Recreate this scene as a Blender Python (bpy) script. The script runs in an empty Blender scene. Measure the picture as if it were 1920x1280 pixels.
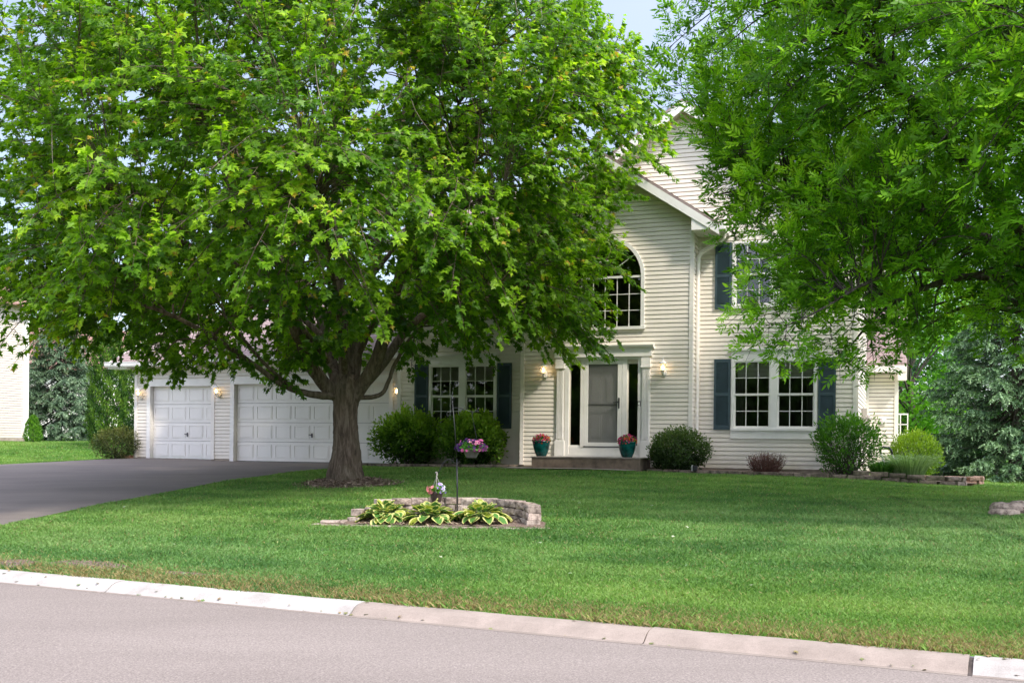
import bpy, math
import numpy as np
from mathutils import Vector
R = math.radians
rng = np.random.default_rng(7)
C = bpy.context.scene
COL = C.collection

# ------------------------------------------------------------------ camera
cam_d = bpy.data.cameras.new('camera'); cam = bpy.data.objects.new('camera', cam_d); COL.objects.link(cam)
cam_d.sensor_width = 36; cam_d.lens = 37.76; cam_d.shift_y = 0.0995; cam_d.clip_end = 2000; cam_d.clip_start = .1
ROLL = .0105
from mathutils import Matrix
cam.matrix_world = Matrix.Translation((0, 0, 1.6)) @ Matrix.Rotation(R(90), 4, 'X') @ Matrix.Rotation(ROLL, 4, 'Z')
C.camera = cam
# ------------------------------------------------------------------ sky, sun, exposure
SUNV = Vector((.345, -.40, .62)).normalized()
el = math.asin(SUNV.z); rot = math.atan2(SUNV.x, SUNV.y)
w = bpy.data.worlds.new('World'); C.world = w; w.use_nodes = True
nt = w.node_tree; nt.nodes.clear()
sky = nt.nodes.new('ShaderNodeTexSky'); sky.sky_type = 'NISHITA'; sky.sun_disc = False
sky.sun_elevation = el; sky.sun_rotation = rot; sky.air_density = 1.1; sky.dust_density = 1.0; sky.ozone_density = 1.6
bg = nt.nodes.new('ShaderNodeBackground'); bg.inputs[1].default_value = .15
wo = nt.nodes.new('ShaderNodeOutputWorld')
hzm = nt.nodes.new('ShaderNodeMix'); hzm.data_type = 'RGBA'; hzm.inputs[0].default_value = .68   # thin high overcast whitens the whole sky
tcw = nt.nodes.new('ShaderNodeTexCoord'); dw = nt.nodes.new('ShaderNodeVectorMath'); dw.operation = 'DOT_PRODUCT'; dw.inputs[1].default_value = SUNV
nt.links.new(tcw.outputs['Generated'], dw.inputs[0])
mr_ = nt.nodes.new('ShaderNodeMapRange'); mr_.inputs[1].default_value = -.35; mr_.inputs[2].default_value = 1; mr_.inputs[3].default_value = .38; mr_.inputs[4].default_value = 2.2   # haze brightened towards the sun, out of view, as added fill for the facade
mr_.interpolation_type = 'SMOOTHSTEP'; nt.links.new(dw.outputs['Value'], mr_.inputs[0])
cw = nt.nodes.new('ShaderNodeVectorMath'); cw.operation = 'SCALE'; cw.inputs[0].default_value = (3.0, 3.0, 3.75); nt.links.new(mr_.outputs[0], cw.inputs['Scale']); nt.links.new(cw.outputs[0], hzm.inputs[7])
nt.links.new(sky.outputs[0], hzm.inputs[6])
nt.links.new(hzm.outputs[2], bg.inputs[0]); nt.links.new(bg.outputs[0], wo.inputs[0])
sd = bpy.data.lights.new('sun', 'SUN'); sd.energy = 1.5; sd.angle = R(6.0); sd.color = (1, .93, .83)
sun = bpy.data.objects.new('sun', sd); COL.objects.link(sun)
sun.rotation_euler = SUNV.to_track_quat('Z', 'Y').to_euler()
C.view_settings.view_transform = 'Standard'; C.view_settings.look = 'None'
C.view_settings.exposure = 1.68; C.view_settings.gamma = 1
C.cycles.use_denoising = True
C.cycles.max_bounces = 7; C.cycles.diffuse_bounces = 3; C.cycles.glossy_bounces = 3
C.cycles.transmission_bounces = 5; C.cycles.transparent_max_bounces = 12
C.cycles.sample_clamp_indirect = 6

# ------------------------------------------------------------------ materials
def newmat(name):
    m = bpy.data.materials.new(name); m.use_nodes = True
    n = m.node_tree; b = n.nodes['Principled BSDF']
    return m, n, b
def N(n, t, **kw):
    x = n.nodes.new(t)
    for k, v in kw.items(): setattr(x, k, v)
    return x
def noise(n, scale, detail=4, rough=.55, vec=None, dist=0):
    t = N(n, 'ShaderNodeTexNoise'); t.inputs['Scale'].default_value = scale; t.inputs['Detail'].default_value = detail
    t.inputs['Roughness'].default_value = rough; t.inputs['Distortion'].default_value = dist
    if vec is not None: n.links.new(vec, t.inputs['Vector'])
    return t
def ramp(n, fac, stops):
    r = N(n, 'ShaderNodeValToRGB'); e = r.color_ramp.elements
    e[0].position, e[0].color = stops[0][0], (*stops[0][1], 1)
    e[1].position, e[1].color = stops[-1][0], (*stops[-1][1], 1)
    for p, c in stops[1:-1]:
        x = e.new(p); x.color = (*c, 1)
    n.links.new(fac, r.inputs[0]); return r
def mixc(n, f, a, b, mode='MIX'):
    m = N(n, 'ShaderNodeMix', data_type='RGBA', blend_type=mode)
    for s, v in ((m.inputs[0], f), (m.inputs[6], a), (m.inputs[7], b)):
        if hasattr(v, 'links'): n.links.new(v, s)
        elif isinstance(v, (int, float)): s.default_value = v
        else: s.default_value = (*v, 1)
    return m.outputs[2]
def bump(n, b, h, strength=.3, dist=.01):
    u = N(n, 'ShaderNodeBump'); u.inputs['Strength'].default_value = strength; u.inputs['Distance'].default_value = dist
    n.links.new(h, u.inputs['Height']); n.links.new(u.outputs[0], b.inputs['Normal'])
def coord(n, which='Object', scale=None):
    t = N(n, 'ShaderNodeTexCoord').outputs[which]
    if scale:
        m = N(n, 'ShaderNodeMapping'); m.inputs['Scale'].default_value = scale
        n.links.new(t, m.inputs[0]); t = m.outputs[0]
    return t
def plain(name, col, rough=.5, var=.06, scale=6, bmp=0, metal=0, spec=.5, stretch=None):
    m, n, b = newmat(name)
    t = noise(n, scale, 5, vec=coord(n, 'Object', stretch))
    lo = [max(0, c * (1 - var * 1.6)) for c in col]; hi = [min(1, c * (1 + var)) for c in col]
    r = ramp(n, t.outputs[0], [(.3, lo), (.7, hi)])
    n.links.new(r.outputs[0], b.inputs['Base Color'])
    b.inputs['Roughness'].default_value = rough; b.inputs['Metallic'].default_value = metal
    b.inputs['Specular IOR Level'].default_value = spec
    if bmp: 
        t2 = noise(n, scale * 14, 3, vec=coord(n)); bump(n, b, t2.outputs[0], bmp, .004)
    return m
M = {}
def siding_mat(name, col):
    m, n, b = newmat(name)
    t = noise(n, .8, 4, vec=coord(n)); t2 = noise(n, 9, 3, vec=coord(n, 'Object', (1, 1, .15)))
    a = ramp(n, t.outputs[0], [(.3, [c * .9 for c in col]), (.7, col)])
    o = mixc(n, .35, a.outputs[0], ramp(n, t2.outputs[0], [(.25, [c * .86 for c in col]), (.75, col)]).outputs[0])
    gz = N(n, 'ShaderNodeSeparateXYZ'); n.links.new(coord(n), gz.inputs[0]); g3 = noise(n, 2.5, 5, vec=coord(n))
    sm = N(n, 'ShaderNodeMath', operation='MULTIPLY_ADD'); n.links.new(g3.outputs[0], sm.inputs[0]); sm.inputs[1].default_value = .9; n.links.new(gz.outputs[2], sm.inputs[2])
    dirt = ramp(n, sm.outputs[0], [(.35, (.80, .77, .70)), (.75, (1, 1, 1))]); o = mixc(n, 1.0, o, dirt.outputs[0], 'MULTIPLY')
    n.links.new(o, b.inputs['Base Color']); b.inputs['Roughness'].default_value = .55
    w_ = noise(n, 60, 2, vec=coord(n, 'Object', (.15, .15, 1))); bump(n, b, w_.outputs[0], .12, .003)
    return m
M['siding'] = siding_mat('cream_siding', (.83, .755, .645))
M['siding2'] = siding_mat('pale_siding', (.66, .57, .48))
M['white'] = plain('white_trim', (.83, .795, .735), .45, .05, 3, .03)
M['cream'] = plain('cream_trim', (.82, .76, .68), .5, .04, 3, .03)
M['gdoor'] = plain('garage_door_paint', (.86, .815, .745), .42, .035, 1.5, .05, stretch=(1, 1, .3))
M['soffit'] = plain('soffit', (.70, .64, .53), .6, .05, 4)
M['shutter'] = plain('blue_green_shutter', (.036, .066, .078), .5, .15, 3, .05)
M['black'] = plain('black_metal', (.012, .012, .013), .45, .2, 9)
M['dark'] = plain('dark_plastic', (.03, .03, .032), .5, .2, 9)
M['concrete'] = plain('aged_concrete', (.30, .265, .22), .85, .25, 5, .5)
M['stepface'] = plain('brown_stained_concrete', (.17, .125, .088), .85, .3, 6, .5)
M['found'] = plain('foundation_block', (.33, .27, .21), .9, .2, 5, .6)
M['room'] = plain('interior_wall', (.13, .105, .085), .9, .2, .6)
M['greymetal'] = plain('grey_meter_box', (.42, .38, .34), .5, .06, 4)
M['pot'] = plain('teal_glaze', (.004, .075, .068), .16, .5, 7, .03)
M['basketgrey'] = plain('grey_basket', (.10, .088, .092), .6, .1, 8)
M['basketbrown'] = plain('brown_basket', (.05, .03, .027), .6, .2, 30, .3)
M['soil'] = plain('soil', (.06, .04, .028), .95, .4, 20, .8)
M['curtain'] = plain('taupe_curtain', (.13, .11, .09), .9, .1)
M['doorpanel'] = plain('entry_door', (.34, .335, .31), .5, .05, 3)
M['brick'] = plain('clay_brick', (.36, .2, .12), .9, .25, 9, .5)

def glass(name, tint=(.7, .73, .72), boost=0.0):
    m, n, b = newmat(name); n.nodes.remove(b)
    tr = N(n, 'ShaderNodeBsdfTransparent'); tr.inputs[0].default_value = (*tint, 1)
    gl = N(n, 'ShaderNodeBsdfGlossy'); gl.inputs['Roughness'].default_value = .015
    fr = N(n, 'ShaderNodeFresnel'); fr.inputs[0].default_value = 1.52
    ad = N(n, 'ShaderNodeMath', operation='MULTIPLY_ADD'); ad.inputs[1].default_value = 2.0; ad.inputs[2].default_value = boost
    n.links.new(fr.outputs[0], ad.inputs[0])
    wv = noise(n, 1.3, 2, vec=coord(n)); bu = N(n, 'ShaderNodeBump'); bu.inputs['Strength'].default_value = .05; bu.inputs['Distance'].default_value = .02
    n.links.new(wv.outputs[0], bu.inputs['Height']); n.links.new(bu.outputs[0], gl.inputs['Normal'])
    mx = N(n, 'ShaderNodeMixShader'); n.links.new(ad.outputs[0], mx.inputs[0])
    n.links.new(tr.outputs[0], mx.inputs[1]); n.links.new(gl.outputs[0], mx.inputs[2])
    n.links.new(mx.outputs[0], n.nodes['Material Output'].inputs[0]); return m
M['glass'] = glass('window_glass')
M['lampglass'] = glass('lamp_glass', (1, .97, .9))
def screenmat():
    m, n, b = newmat('storm_door_screen')
    b.inputs['Base Color'].default_value = (.17, .17, .16, 1); b.inputs['Roughness'].default_value = .35
    b.inputs['Alpha'].default_value = .5; return m
M['screen'] = screenmat()
def emit(name, col, s):
    m, n, b = newmat(name)
    b.inputs['Base Color'].default_value = (*col, 1); b.inputs['Emission Color'].default_value = (*col, 1)
    b.inputs['Emission Strength'].default_value = s; return m
M['bulb'] = emit('lit_bulb', (1, .72, .38), 5)

def roofmat(name, c1, c2, c3, dirscale=(1, 1, 1)):
    m, n, b = newmat(name)
    br = N(n, 'ShaderNodeTexBrick'); br.offset = .37; br.squash = 1
    br.inputs['Color1'].default_value = (*c1, 1); br.inputs['Color2'].default_value = (*c2, 1); br.inputs['Mortar'].default_value = (*[c * .45 for c in c1], 1)
    br.inputs['Scale'].default_value = 1; br.inputs['Brick Width'].default_value = .22; br.inputs['Row Height'].default_value = .142
    br.inputs['Mortar Size'].default_value = .006; br.inputs['Bias'].default_value = 0
    uv = coord(n, 'UV'); n.links.new(uv, br.inputs['Vector'])
    t = noise(n, 3.5, 5, vec=coord(n)); g = noise(n, 90, 2, vec=coord(n))
    o = mixc(n, ramp(n, t.outputs[0], [(.35, (0, 0, 0)), (.7, (.6, .6, .6))]).outputs[0], br.outputs[0], c3)
    o = mixc(n, .35, o, g.outputs[0], 'OVERLAY')
    n.links.new(o, b.inputs['Base Color']); b.inputs['Roughness'].default_value = .9
    bump(n, b, br.outputs['Fac'], -.6, .01); return m
M['roof'] = roofmat('mauve_brown_shingles', (.33, .24, .22), (.24, .165, .16), (.38, .31, .28))
M['roofb'] = roofmat('brown_shingles', (.30, .16, .12), (.24, .13, .10), (.33, .2, .16))

def attrmat(name, rough=.55, trans=.35, gain=1.0, spec=.35, tgain=(1.25, 1.35, .6)):
    """leaf-like: colour from the per-leaf attribute, part of the light passes through"""
    m, n, b = newmat(name)
    a = N(n, 'ShaderNodeAttribute'); a.attribute_name = 'col'
    n.links.new(a.outputs[0], b.inputs['Base Color']); b.inputs['Roughness'].default_value = rough
    b.inputs['Specular IOR Level'].default_value = spec
    if trans:
        tr = N(n, 'ShaderNodeBsdfTranslucent'); n.links.new(mixc(n, 1.0, a.outputs[0], tgain, 'MULTIPLY'), tr.inputs[0])
        mx = N(n, 'ShaderNodeMixShader'); mx.inputs[0].default_value = trans
        n.links.new(b.outputs[0], mx.inputs[1]); n.links.new(tr.outputs[0], mx.inputs[2])
        n.links.new(mx.outputs[0], n.nodes['Material Output'].inputs[0])
    return m
M['leaf'] = attrmat('leaves', .45, .5)
M['needle'] = attrmat('needles', .6, .12)
M['grassblade'] = attrmat('grass_blades', .5, .35)
M['petal'] = attrmat('petals', .6, .4, tgain=(1.1, 1.1, 1.1))
M['waxy'] = attrmat('hosta_leaf', .4, .25)
M['litter'] = attrmat('litter', .8, .1)

def barkmat(name, a, b_, c):
    m, n, b = newmat(name)
    v = coord(n, 'Object', (7, 7, 1.1)); t = noise(n, 2.2, 8, .65, vec=v, dist=.6)
    t2 = noise(n, 1.2, 4, vec=coord(n))
    r = ramp(n, t.outputs[0], [(.33, a), (.5, b_), (.68, c)])
    o = mixc(n, ramp(n, t2.outputs[0], [(.45, (0, 0, 0)), (.75, (.5, .5, .5))]).outputs[0], r.outputs[0], (.10, .10, .055))
    n.links.new(o, b.inputs['Base Color']); b.inputs['Roughness'].default_value = .95; b.inputs['Specular IOR Level'].default_value = .15
    bump(n, b, t.outputs[0], 1.0, .03); return m
M['bark'] = barkmat('maple_bark', (.045, .032, .024), (.13, .095, .068), (.23, .18, .14))
M['bark2'] = barkmat('grey_bark', (.03, .024, .02), (.08, .065, .055), (.14, .12, .105))

def groundmats():
    m, n, b = newmat('turf_soil')
    g = coord(n); t = noise(n, .35, 5, vec=g); t2 = noise(n, 12, 5, .7, vec=g); t3 = noise(n, 90, 2, vec=g)
    r = ramp(n, t2.outputs[0], [(.3, (.06, .15, .02)), (.6, (.11, .24, .032)), (.75, (.16, .26, .045))])
    o = mixc(n, ramp(n, t.outputs[0], [(.4, (0, 0, 0)), (.65, (.45, .45, .45))]).outputs[0], r.outputs[0], (.10, .2, .03))
    o = mixc(n, .4, o, t3.outputs[0], 'OVERLAY')
    n.links.new(o, b.inputs['Base Color']); b.inputs['Roughness'].default_value = 1; b.inputs['Specular IOR Level'].default_value = .1
    bump(n, b, t3.outputs[0], .8, .03); M['turf'] = m
    m, n, b = newmat('road_asphalt')
    g = coord(n); t = noise(n, 75, 4, .85, vec=g); t2 = noise(n, .5, 5, vec=coord(n, 'Object', (.5, 1.6, 1))); t3 = noise(n, 45, 3, vec=g)
    r = ramp(n, t.outputs[0], [(.3, (.07, .058, .048)), (.5, (.21, .176, .150)), (.7, (.47, .40, .345))])
    o = mixc(n, .5, r.outputs[0], ramp(n, t2.outputs[0], [(.35, (.175, .15, .132)), (.68, (.24, .207, .182))]).outputs[0])
    t4 = noise(n, 22, 3, .9, vec=g); vr = N(n, 'ShaderNodeTexVoronoi'); vr.inputs['Scale'].default_value = 60; n.links.new(g, vr.inputs['Vector'])
    o = mixc(n, .35, o, t3.outputs[0], 'OVERLAY'); o = mixc(n, .30, o, t4.outputs[0], 'OVERLAY'); o = mixc(n, .3, o, ramp(n, vr.outputs['Distance'], [(.1, (.2, .2, .2)), (.7, (.85, .85, .85))]).outputs[0], 'SOFT_LIGHT')
    n.links.new(o, b.inputs['Base Color']); b.inputs['Roughness'].default_value = .92; b.inputs['Specular IOR Level'].default_value = .2
    bump(n, b, t.outputs[0], .5, .006); M['road'] = m
    m, n, b = newmat('driveway_asphalt')
    t = noise(n, 120, 3, .8, vec=g if False else coord(n)); t2 = noise(n, .9, 6, .6, vec=coord(n, 'Object', (.4, 1.5, 1)), dist=.5)
    r = ramp(n, t.outputs[0], [(.3, (.07, .06, .05)), (.7, (.23, .197, .168))])
    o = mixc(n, .6, r.outputs[0], ramp(n, t2.outputs[0], [(.35, (.125, .105, .088)), (.7, (.215, .182, .154))]).outputs[0])
    n.links.new(o, b.inputs['Base Color']); b.inputs['Roughness'].default_value = .8; b.inputs['Specular IOR Level'].default_value = .3
    bump(n, b, t.outputs[0], .4, .006); M['drive'] = m
    for nm, c1, c2 in (('kerb_white', (.29, .265, .235), (.44, .41, .37)), ('kerb_tan', (.22, .18, .145), (.32, .262, .215)), ('gutter', (.21, .17, .135), (.29, .24, .195))):
        m, n, b = newmat(nm)
        t = noise(n, 3, 6, .65, vec=coord(n)); t2 = noise(n, 110, 2, vec=coord(n))
        o = mixc(n, .3, ramp(n, t.outputs[0], [(.3, c1), (.65, c2)]).outputs[0], t2.outputs[0], 'OVERLAY')
        n.links.new(o, b.inputs['Base Color']); b.inputs['Roughness'].default_value = .9
        bump(n, b, t2.outputs[0], .4, .004); M[nm] = m
    m, n, b = newmat('mulch')
    t = noise(n, 45, 5, .75, vec=coord(n)); r = ramp(n, t.outputs[0], [(.3, (.07, .045, .03)), (.52, (.22, .15, .105)), (.7, (.42, .33, .25))])
    n.links.new(r.outputs[0], b.inputs['Base Color']); b.inputs['Roughness'].default_value = 1; bump(n, b, t.outputs[0], 1, .04); M['mulch'] = m
    for nm, a, c2 in (('stone', (.12, .09, .07), (.50, .41, .33)), ('darkstone', (.09, .07, .052), (.30, .23, .175)), ('redstone', (.22, .13, .09), (.45, .29, .2))):
        m, n, b = newmat(nm + '_block')
        t = noise(n, 8, 7, .7, vec=coord(n)); t2 = noise(n, 60, 3, vec=coord(n))
        at = N(n, 'ShaderNodeAttribute'); at.attribute_name = 'col'
        o = mixc(n, .8, ramp(n, t.outputs[0], [(.38, a), (.58, c2)]).outputs[0], at.outputs[0], 'MULTIPLY')
        n.links.new(o, b.inputs['Base Color']); b.inputs['Roughness'].default_value = .95; bump(n, b, t2.outputs[0], .9, .015); M[nm] = m
groundmats()
M['dirt'] = plain('joint_dirt', (.07, .055, .045), .95, .3, 20)

# ------------------------------------------------------------------ mesh helpers
TH = math.atan(734 / 2014); CT, ST = math.cos(TH), math.sin(TH)
def H(s, c, z=0):
    """house frame (s along the facade, c away from the street) to world"""
    return (s * CT + c * ST, -s * ST + c * CT, z)
def tag(o, label=None, cat=None, group=None, kind=None):
    if label: o['label'] = label
    if cat: o['category'] = cat
    if group: o['group'] = group
    if kind: o['kind'] = kind
    return o
def thing(name, label, cat, loc=(0, 0, 0), rz=0, group=None):
    o = bpy.data.objects.new(name, None); COL.objects.link(o); o.empty_display_size = .2
    o.location = loc; o.rotation_euler = (0, 0, rz)
    return tag(o, label, cat, group)
class MB:
    """collects boxes, prisms and tubes in one frame; build() links them as one mesh, moved to the parent's origin"""
    def __init__(s): s.v = []; s.f = []; s.mi = []; s.g = []; s.cur = 0
    def add(s, vs, fs):
        s.g.append((len(s.v), len(s.f))); o = len(s.v); s.v += [tuple(p) for p in vs]; s.f += [tuple(i + o for i in f) for f in fs]; s.mi += [s.cur] * len(fs)
    def box(s, x0, x1, y0, y1, z0, z1):
        s.add([(x, y, z) for x in (x0, x1) for y in (y0, y1) for z in (z0, z1)],
              [(0, 1, 3, 2), (4, 6, 7, 5), (0, 4, 5, 1), (2, 3, 7, 6), (0, 2, 6, 4), (1, 5, 7, 3)])
        return s
    def quad(s, a, b, c, d): s.add([a, b, c, d], [(0, 1, 2, 3)]); return s
    def prism(s, poly, axis, a, b):
        """poly: 2-D outline in the other two axes, extruded along axis (0,1,2) from a to b"""
        n = len(poly)
        def P(p, t):
            q = list(p); q.insert(axis, t); return q
        s.add([P(p, a) for p in poly] + [P(p, b) for p in poly],
              [tuple(range(n))[::-1], tuple(range(n, 2 * n))] + [(i, (i + 1) % n, n + (i + 1) % n, n + i) for i in range(n)])
        return s
    def tube(s, path, rad, k=8, cap=True):
        vs, fs = tube_np(path, rad, k, cap); s.add(vs, fs); return s
    def lathe(s, prof, cx, cy, cz, k=24, cap=True):
        n = len(prof); vs = []; fs = []
        for r, z in prof:
            for i in range(k):
                a = 2 * math.pi * i / k; vs.append((cx + r * math.cos(a), cy + r * math.sin(a), cz + z))
        for j in range(n - 1):
            for i in range(k):
                fs.append((j * k + i, j * k + (i + 1) % k, (j + 1) * k + (i + 1) % k, (j + 1) * k + i))
        if cap: fs.append(tuple(range(k))[::-1]); fs.append(tuple(range((n - 1) * k, n * k)))
        s.add(vs, fs); return s
    def build(s, name, mat, parent=None, origin=(0, 0, 0), rz=0, smooth=False, bevel=0, uv=None, cols=None):
        me = bpy.data.meshes.new(name)
        ox, oy, oz = origin
        me.from_pydata([(x - ox, y - oy, z - oz) for x, y, z in s.v], [], s.f)
        for m_ in (mat if isinstance(mat, (list, tuple)) else [mat]): me.materials.append(m_)
        if isinstance(mat, (list, tuple)): me.polygons.foreach_set('material_index', s.mi)
        if smooth: me.polygons.foreach_set('use_smooth', [True] * len(me.polygons))
        if uv:
            ul = me.uv_layers.new(name='uv')
            for p in me.polygons:
                for li in p.loop_indices:
                    x, y, z = s.v[me.loops[li].vertex_index]; ul.data[li].uv = uv(x, y, z)
        if cols is not None:
            at = me.attributes.new('col', 'FLOAT_COLOR', 'FACE'); at.data.foreach_set('color', np.array(cols, 'f').ravel())
        me.update()
        o = bpy.data.objects.new(name, me); COL.objects.link(o)
        if parent: o.parent = parent
        else: o.location = (H(ox, oy, oz) if rz else origin); o.rotation_euler = (0, 0, rz)
        if bevel:
            b = o.modifiers.new('bevel', 'BEVEL'); b.width = bevel; b.segments = 2; b.limit_method = 'ANGLE'
        return o
def frames(path):
    p = np.asarray(path, float); d = np.gradient(p, axis=0); d /= np.linalg.norm(d, axis=1)[:, None] + 1e-9
    ref = np.array([0, 0, 1.]) if abs(d[0, 2]) < .8 else np.array([1., 0, 0])
    us = []; u = ref - d[0] * (ref @ d[0]); u /= np.linalg.norm(u)
    for i in range(len(p)):
        u = u - d[i] * (u @ d[i]); u /= np.linalg.norm(u) + 1e-9; us.append(u)
    us = np.array(us); return p, d, us, np.cross(d, us)
def tube_np(path, rad, k=8, cap=True):
    p, d, u, v = frames(path); n = len(p); rad = np.broadcast_to(np.asarray(rad, float), (n,))
    a = np.arange(k) * 2 * np.pi / k
    vs = p[:, None] + rad[:, None, None] * (np.cos(a)[None, :, None] * u[:, None] + np.sin(a)[None, :, None] * v[:, None])
    fs = [(j * k + i, j * k + (i + 1) % k, (j + 1) * k + (i + 1) % k, (j + 1) * k + i) for j in range(n - 1) for i in range(k)]
    if cap: fs += [tuple(range(k))[::-1], tuple(range((n - 1) * k, n * k))]
    return vs.reshape(-1, 3), fs
def mesh_np(name, V, F, mat, parent=None, col=None, smooth=False, origin=(0, 0, 0)):
    """V (n,3), F (m,k) all of one arity, col (m,3) per face"""
    V = np.asarray(V, 'f') - np.asarray(origin, 'f'); F = np.asarray(F, 'i'); m, k = F.shape
    me = bpy.data.meshes.new(name); me.vertices.add(len(V)); me.vertices.foreach_set('co', V.ravel())
    me.loops.add(m * k); me.loops.foreach_set('vertex_index', F.ravel())
    me.polygons.add(m); me.polygons.foreach_set('loop_start', np.arange(0, m * k, k, dtype='i')); 
    if smooth: me.polygons.foreach_set('use_smooth', np.ones(m, bool))
    me.materials.append(mat); me.update(calc_edges=True)
    if col is not None:
        at = me.attributes.new('col', 'FLOAT_COLOR', 'FACE')
        at.data.foreach_set('color', np.concatenate([np.asarray(col, 'f'), np.ones((m, 1), 'f')], 1).ravel())
    o = bpy.data.objects.new(name, me); COL.objects.link(o)
    if parent: o.parent = parent
    else: o.location = origin
    return o
def unit(a): return a / (np.linalg.norm(a, axis=-1, keepdims=True) + 1e-9)
def leaves(pos, axis, nrm, size, T, TF):
    """copies the leaf outline T (k,3: x side, y along, z out) with faces TF (f,j) at each pos"""
    axis = unit(axis); side = unit(np.cross(axis, nrm)); nr = np.cross(side, axis)
    T = np.asarray(T, float); TF = np.asarray(TF)
    V = pos[:, None] + size[:, None, None] * (T[None, :, 0:1] * side[:, None] + T[None, :, 1:2] * axis[:, None] + T[None, :, 2:3] * nr[:, None])
    F = TF[None] + (np.arange(len(pos)) * len(T))[:, None, None]
    return V.reshape(-1, 3), F.reshape(-1, TF.shape[1])
_h = [(.26, -.05), (.2, .17), (.55, .36), (.22, .46), (.13, .66)]
MAPLE = [(0, 0, 0)] + [(x, y, -.22 * abs(x) ** 1.2) for x, y in _h] + [(0, 1, -.08)] + [(-x, y, -.22 * abs(x) ** 1.2) for x, y in _h[::-1]]
MAPLE_F = [tuple(range(len(MAPLE)))]
LANCE = [(0, 0, 0), (.17, .36, -.03), (.13, .66, -.03), (0, 1, 0), (-.13, .66, -.03), (-.17, .36, -.03)]
LANCE_F = [(0, 1, 2, 3, 4, 5)]
OVAL = [(0, 0, 0), (.26, .3, -.04), (.24, .65, -.04), (0, 1, 0), (-.24, .65, -.04), (-.26, .3, -.04)]
DIAM = [(0, 0, 0), (.3, .45, 0), (0, 1, 0), (-.3, .45, 0)]
NEED = [(0, 0, 0), (.17, .3, 0), (.12, .8, 0), (0, 1, 0), (-.12, .8, 0), (-.17, .3, 0)]

# ------------------------------------------------------------------ ground
def curbY(x): return 9.13 - .487 * x
ctrl = []
for x in (-40, -25, -15, -8, -4, 0, 3, 6, 12, 25): ctrl.append((x, curbY(x) + .36, .085))
for x, y, z in [(-7.5, 15.7, .30), (-7.1, 18.8, .46), (-6.2, 22.4, .70), (-4.9, 24.9, .88), (-4.3, 25.5, .93), (-3.4, 21.9, .76), (-.8, 15.0, .42), (-2.6, 15.6, .42), (.3, 14.8, .43),
                (7.5, 15.8, .66), (12, 14, .62), (-.8, 17, .54), (2, 20, .78), (6, 19, .76)]: ctrl.append((x, y, z))
for s_, c_, z in [(-12, 24, .97), (-9, 24, 1.0), (-6.6, 23.2, 1.0), (-4.5, 23.9, .97), (-2, 23.8, .93), (.2, 23.8, .84), (1.6, 23.8, .78), (-12.5, 25.8, 1.0), (-18.5, 25.8, 1.0), (-21.8, 26.4, 1.02),
                  (-6, 30, 1.0), (-15, 32, 1.02), (-1, 30, .9), (-6, 40, 1.0), (3, 26.5, .7), (5, 30, .55), (10, 34, .35), (20, 40, .1), (-24, 23, .82), (-26, 30, 1.0), (-24, 15, .4)]:
    x, y, _ = H(s_, c_); ctrl.append((x, y, z))
for p in [(-20, 45, 1.45), (-23, 42, 1.45), (-14, 38, 1.22), (-22, 60, 1.6), (0, 70, 1.0), (30, 60, -.3), (-50, 50, 1.5), (50, 30, -.2), (13, 26, .5), (16, 20, .45)]: ctrl.append(p)
ctrl = np.array(ctrl, float)
def _phi(r): return np.where(r > 1e-9, r * r * np.log(r + 1e-12), 0)
_P = ctrl[:, :2] / 10; _K = _phi(np.linalg.norm(_P[:, None] - _P[None], axis=2)) + np.eye(len(_P)) * .0004
_A = np.block([[_K, np.c_[np.ones(len(_P)), _P]], [np.c_[np.ones(len(_P)), _P].T, np.zeros((3, 3))]])
_W = np.linalg.solve(_A, np.r_[ctrl[:, 2], 0, 0, 0])
def hz(x, y):
    x = np.asarray(x, float); y = np.asarray(y, float); q = np.stack([x.ravel(), y.ravel()], 1) / 10
    z = _phi(np.linalg.norm(q[:, None] - _P[None], axis=2)) @ _W[:-3] + _W[-3] + q @ _W[-2:]
    z = z.reshape(x.shape); d = y - (9.13 - .487 * x) - .36
    z = np.where(d < .3, .082 + (z - .082) * np.clip(d / .3, 0, 1), z)
    far = np.clip((np.hypot(x, y) - 70) / 40, 0, 1); return z * (1 - far) + .8 * far
def hz1(x, y): return float(hz(np.array([x]), np.array([y]))[0])
def grid_sheet(name, xs, ys, zf, mat, label, cat, keep=None, kind='structure'):
    X, Y = np.meshgrid(xs, ys, indexing='ij'); Z = zf(X, Y)
    V = np.stack([X, Y, Z], -1).reshape(-1, 3); nx, ny = X.shape
    i, j = np.meshgrid(np.arange(nx - 1), np.arange(ny - 1), indexing='ij'); a = (i * ny + j).ravel()
    F = np.stack([a, a + ny, a + ny + 1, a + 1], 1)
    if keep is not None:
        c = V[F].mean(1); F = F[keep(c[:, 0], c[:, 1])]
    return tag(mesh_np(name, V, F, mat, smooth=True), label, cat, kind=kind)
dirK = unit(np.array([1, -.487, 0.])); nK = np.array([.487, 1, 0]) / math.hypot(.487, 1)
def K(t, d, z): # along the kerb t, distance behind the gutter edge d
    p = np.array([0, 9.13, 0]) + dirK * t + nK * d; return (p[0], p[1], z)
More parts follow.
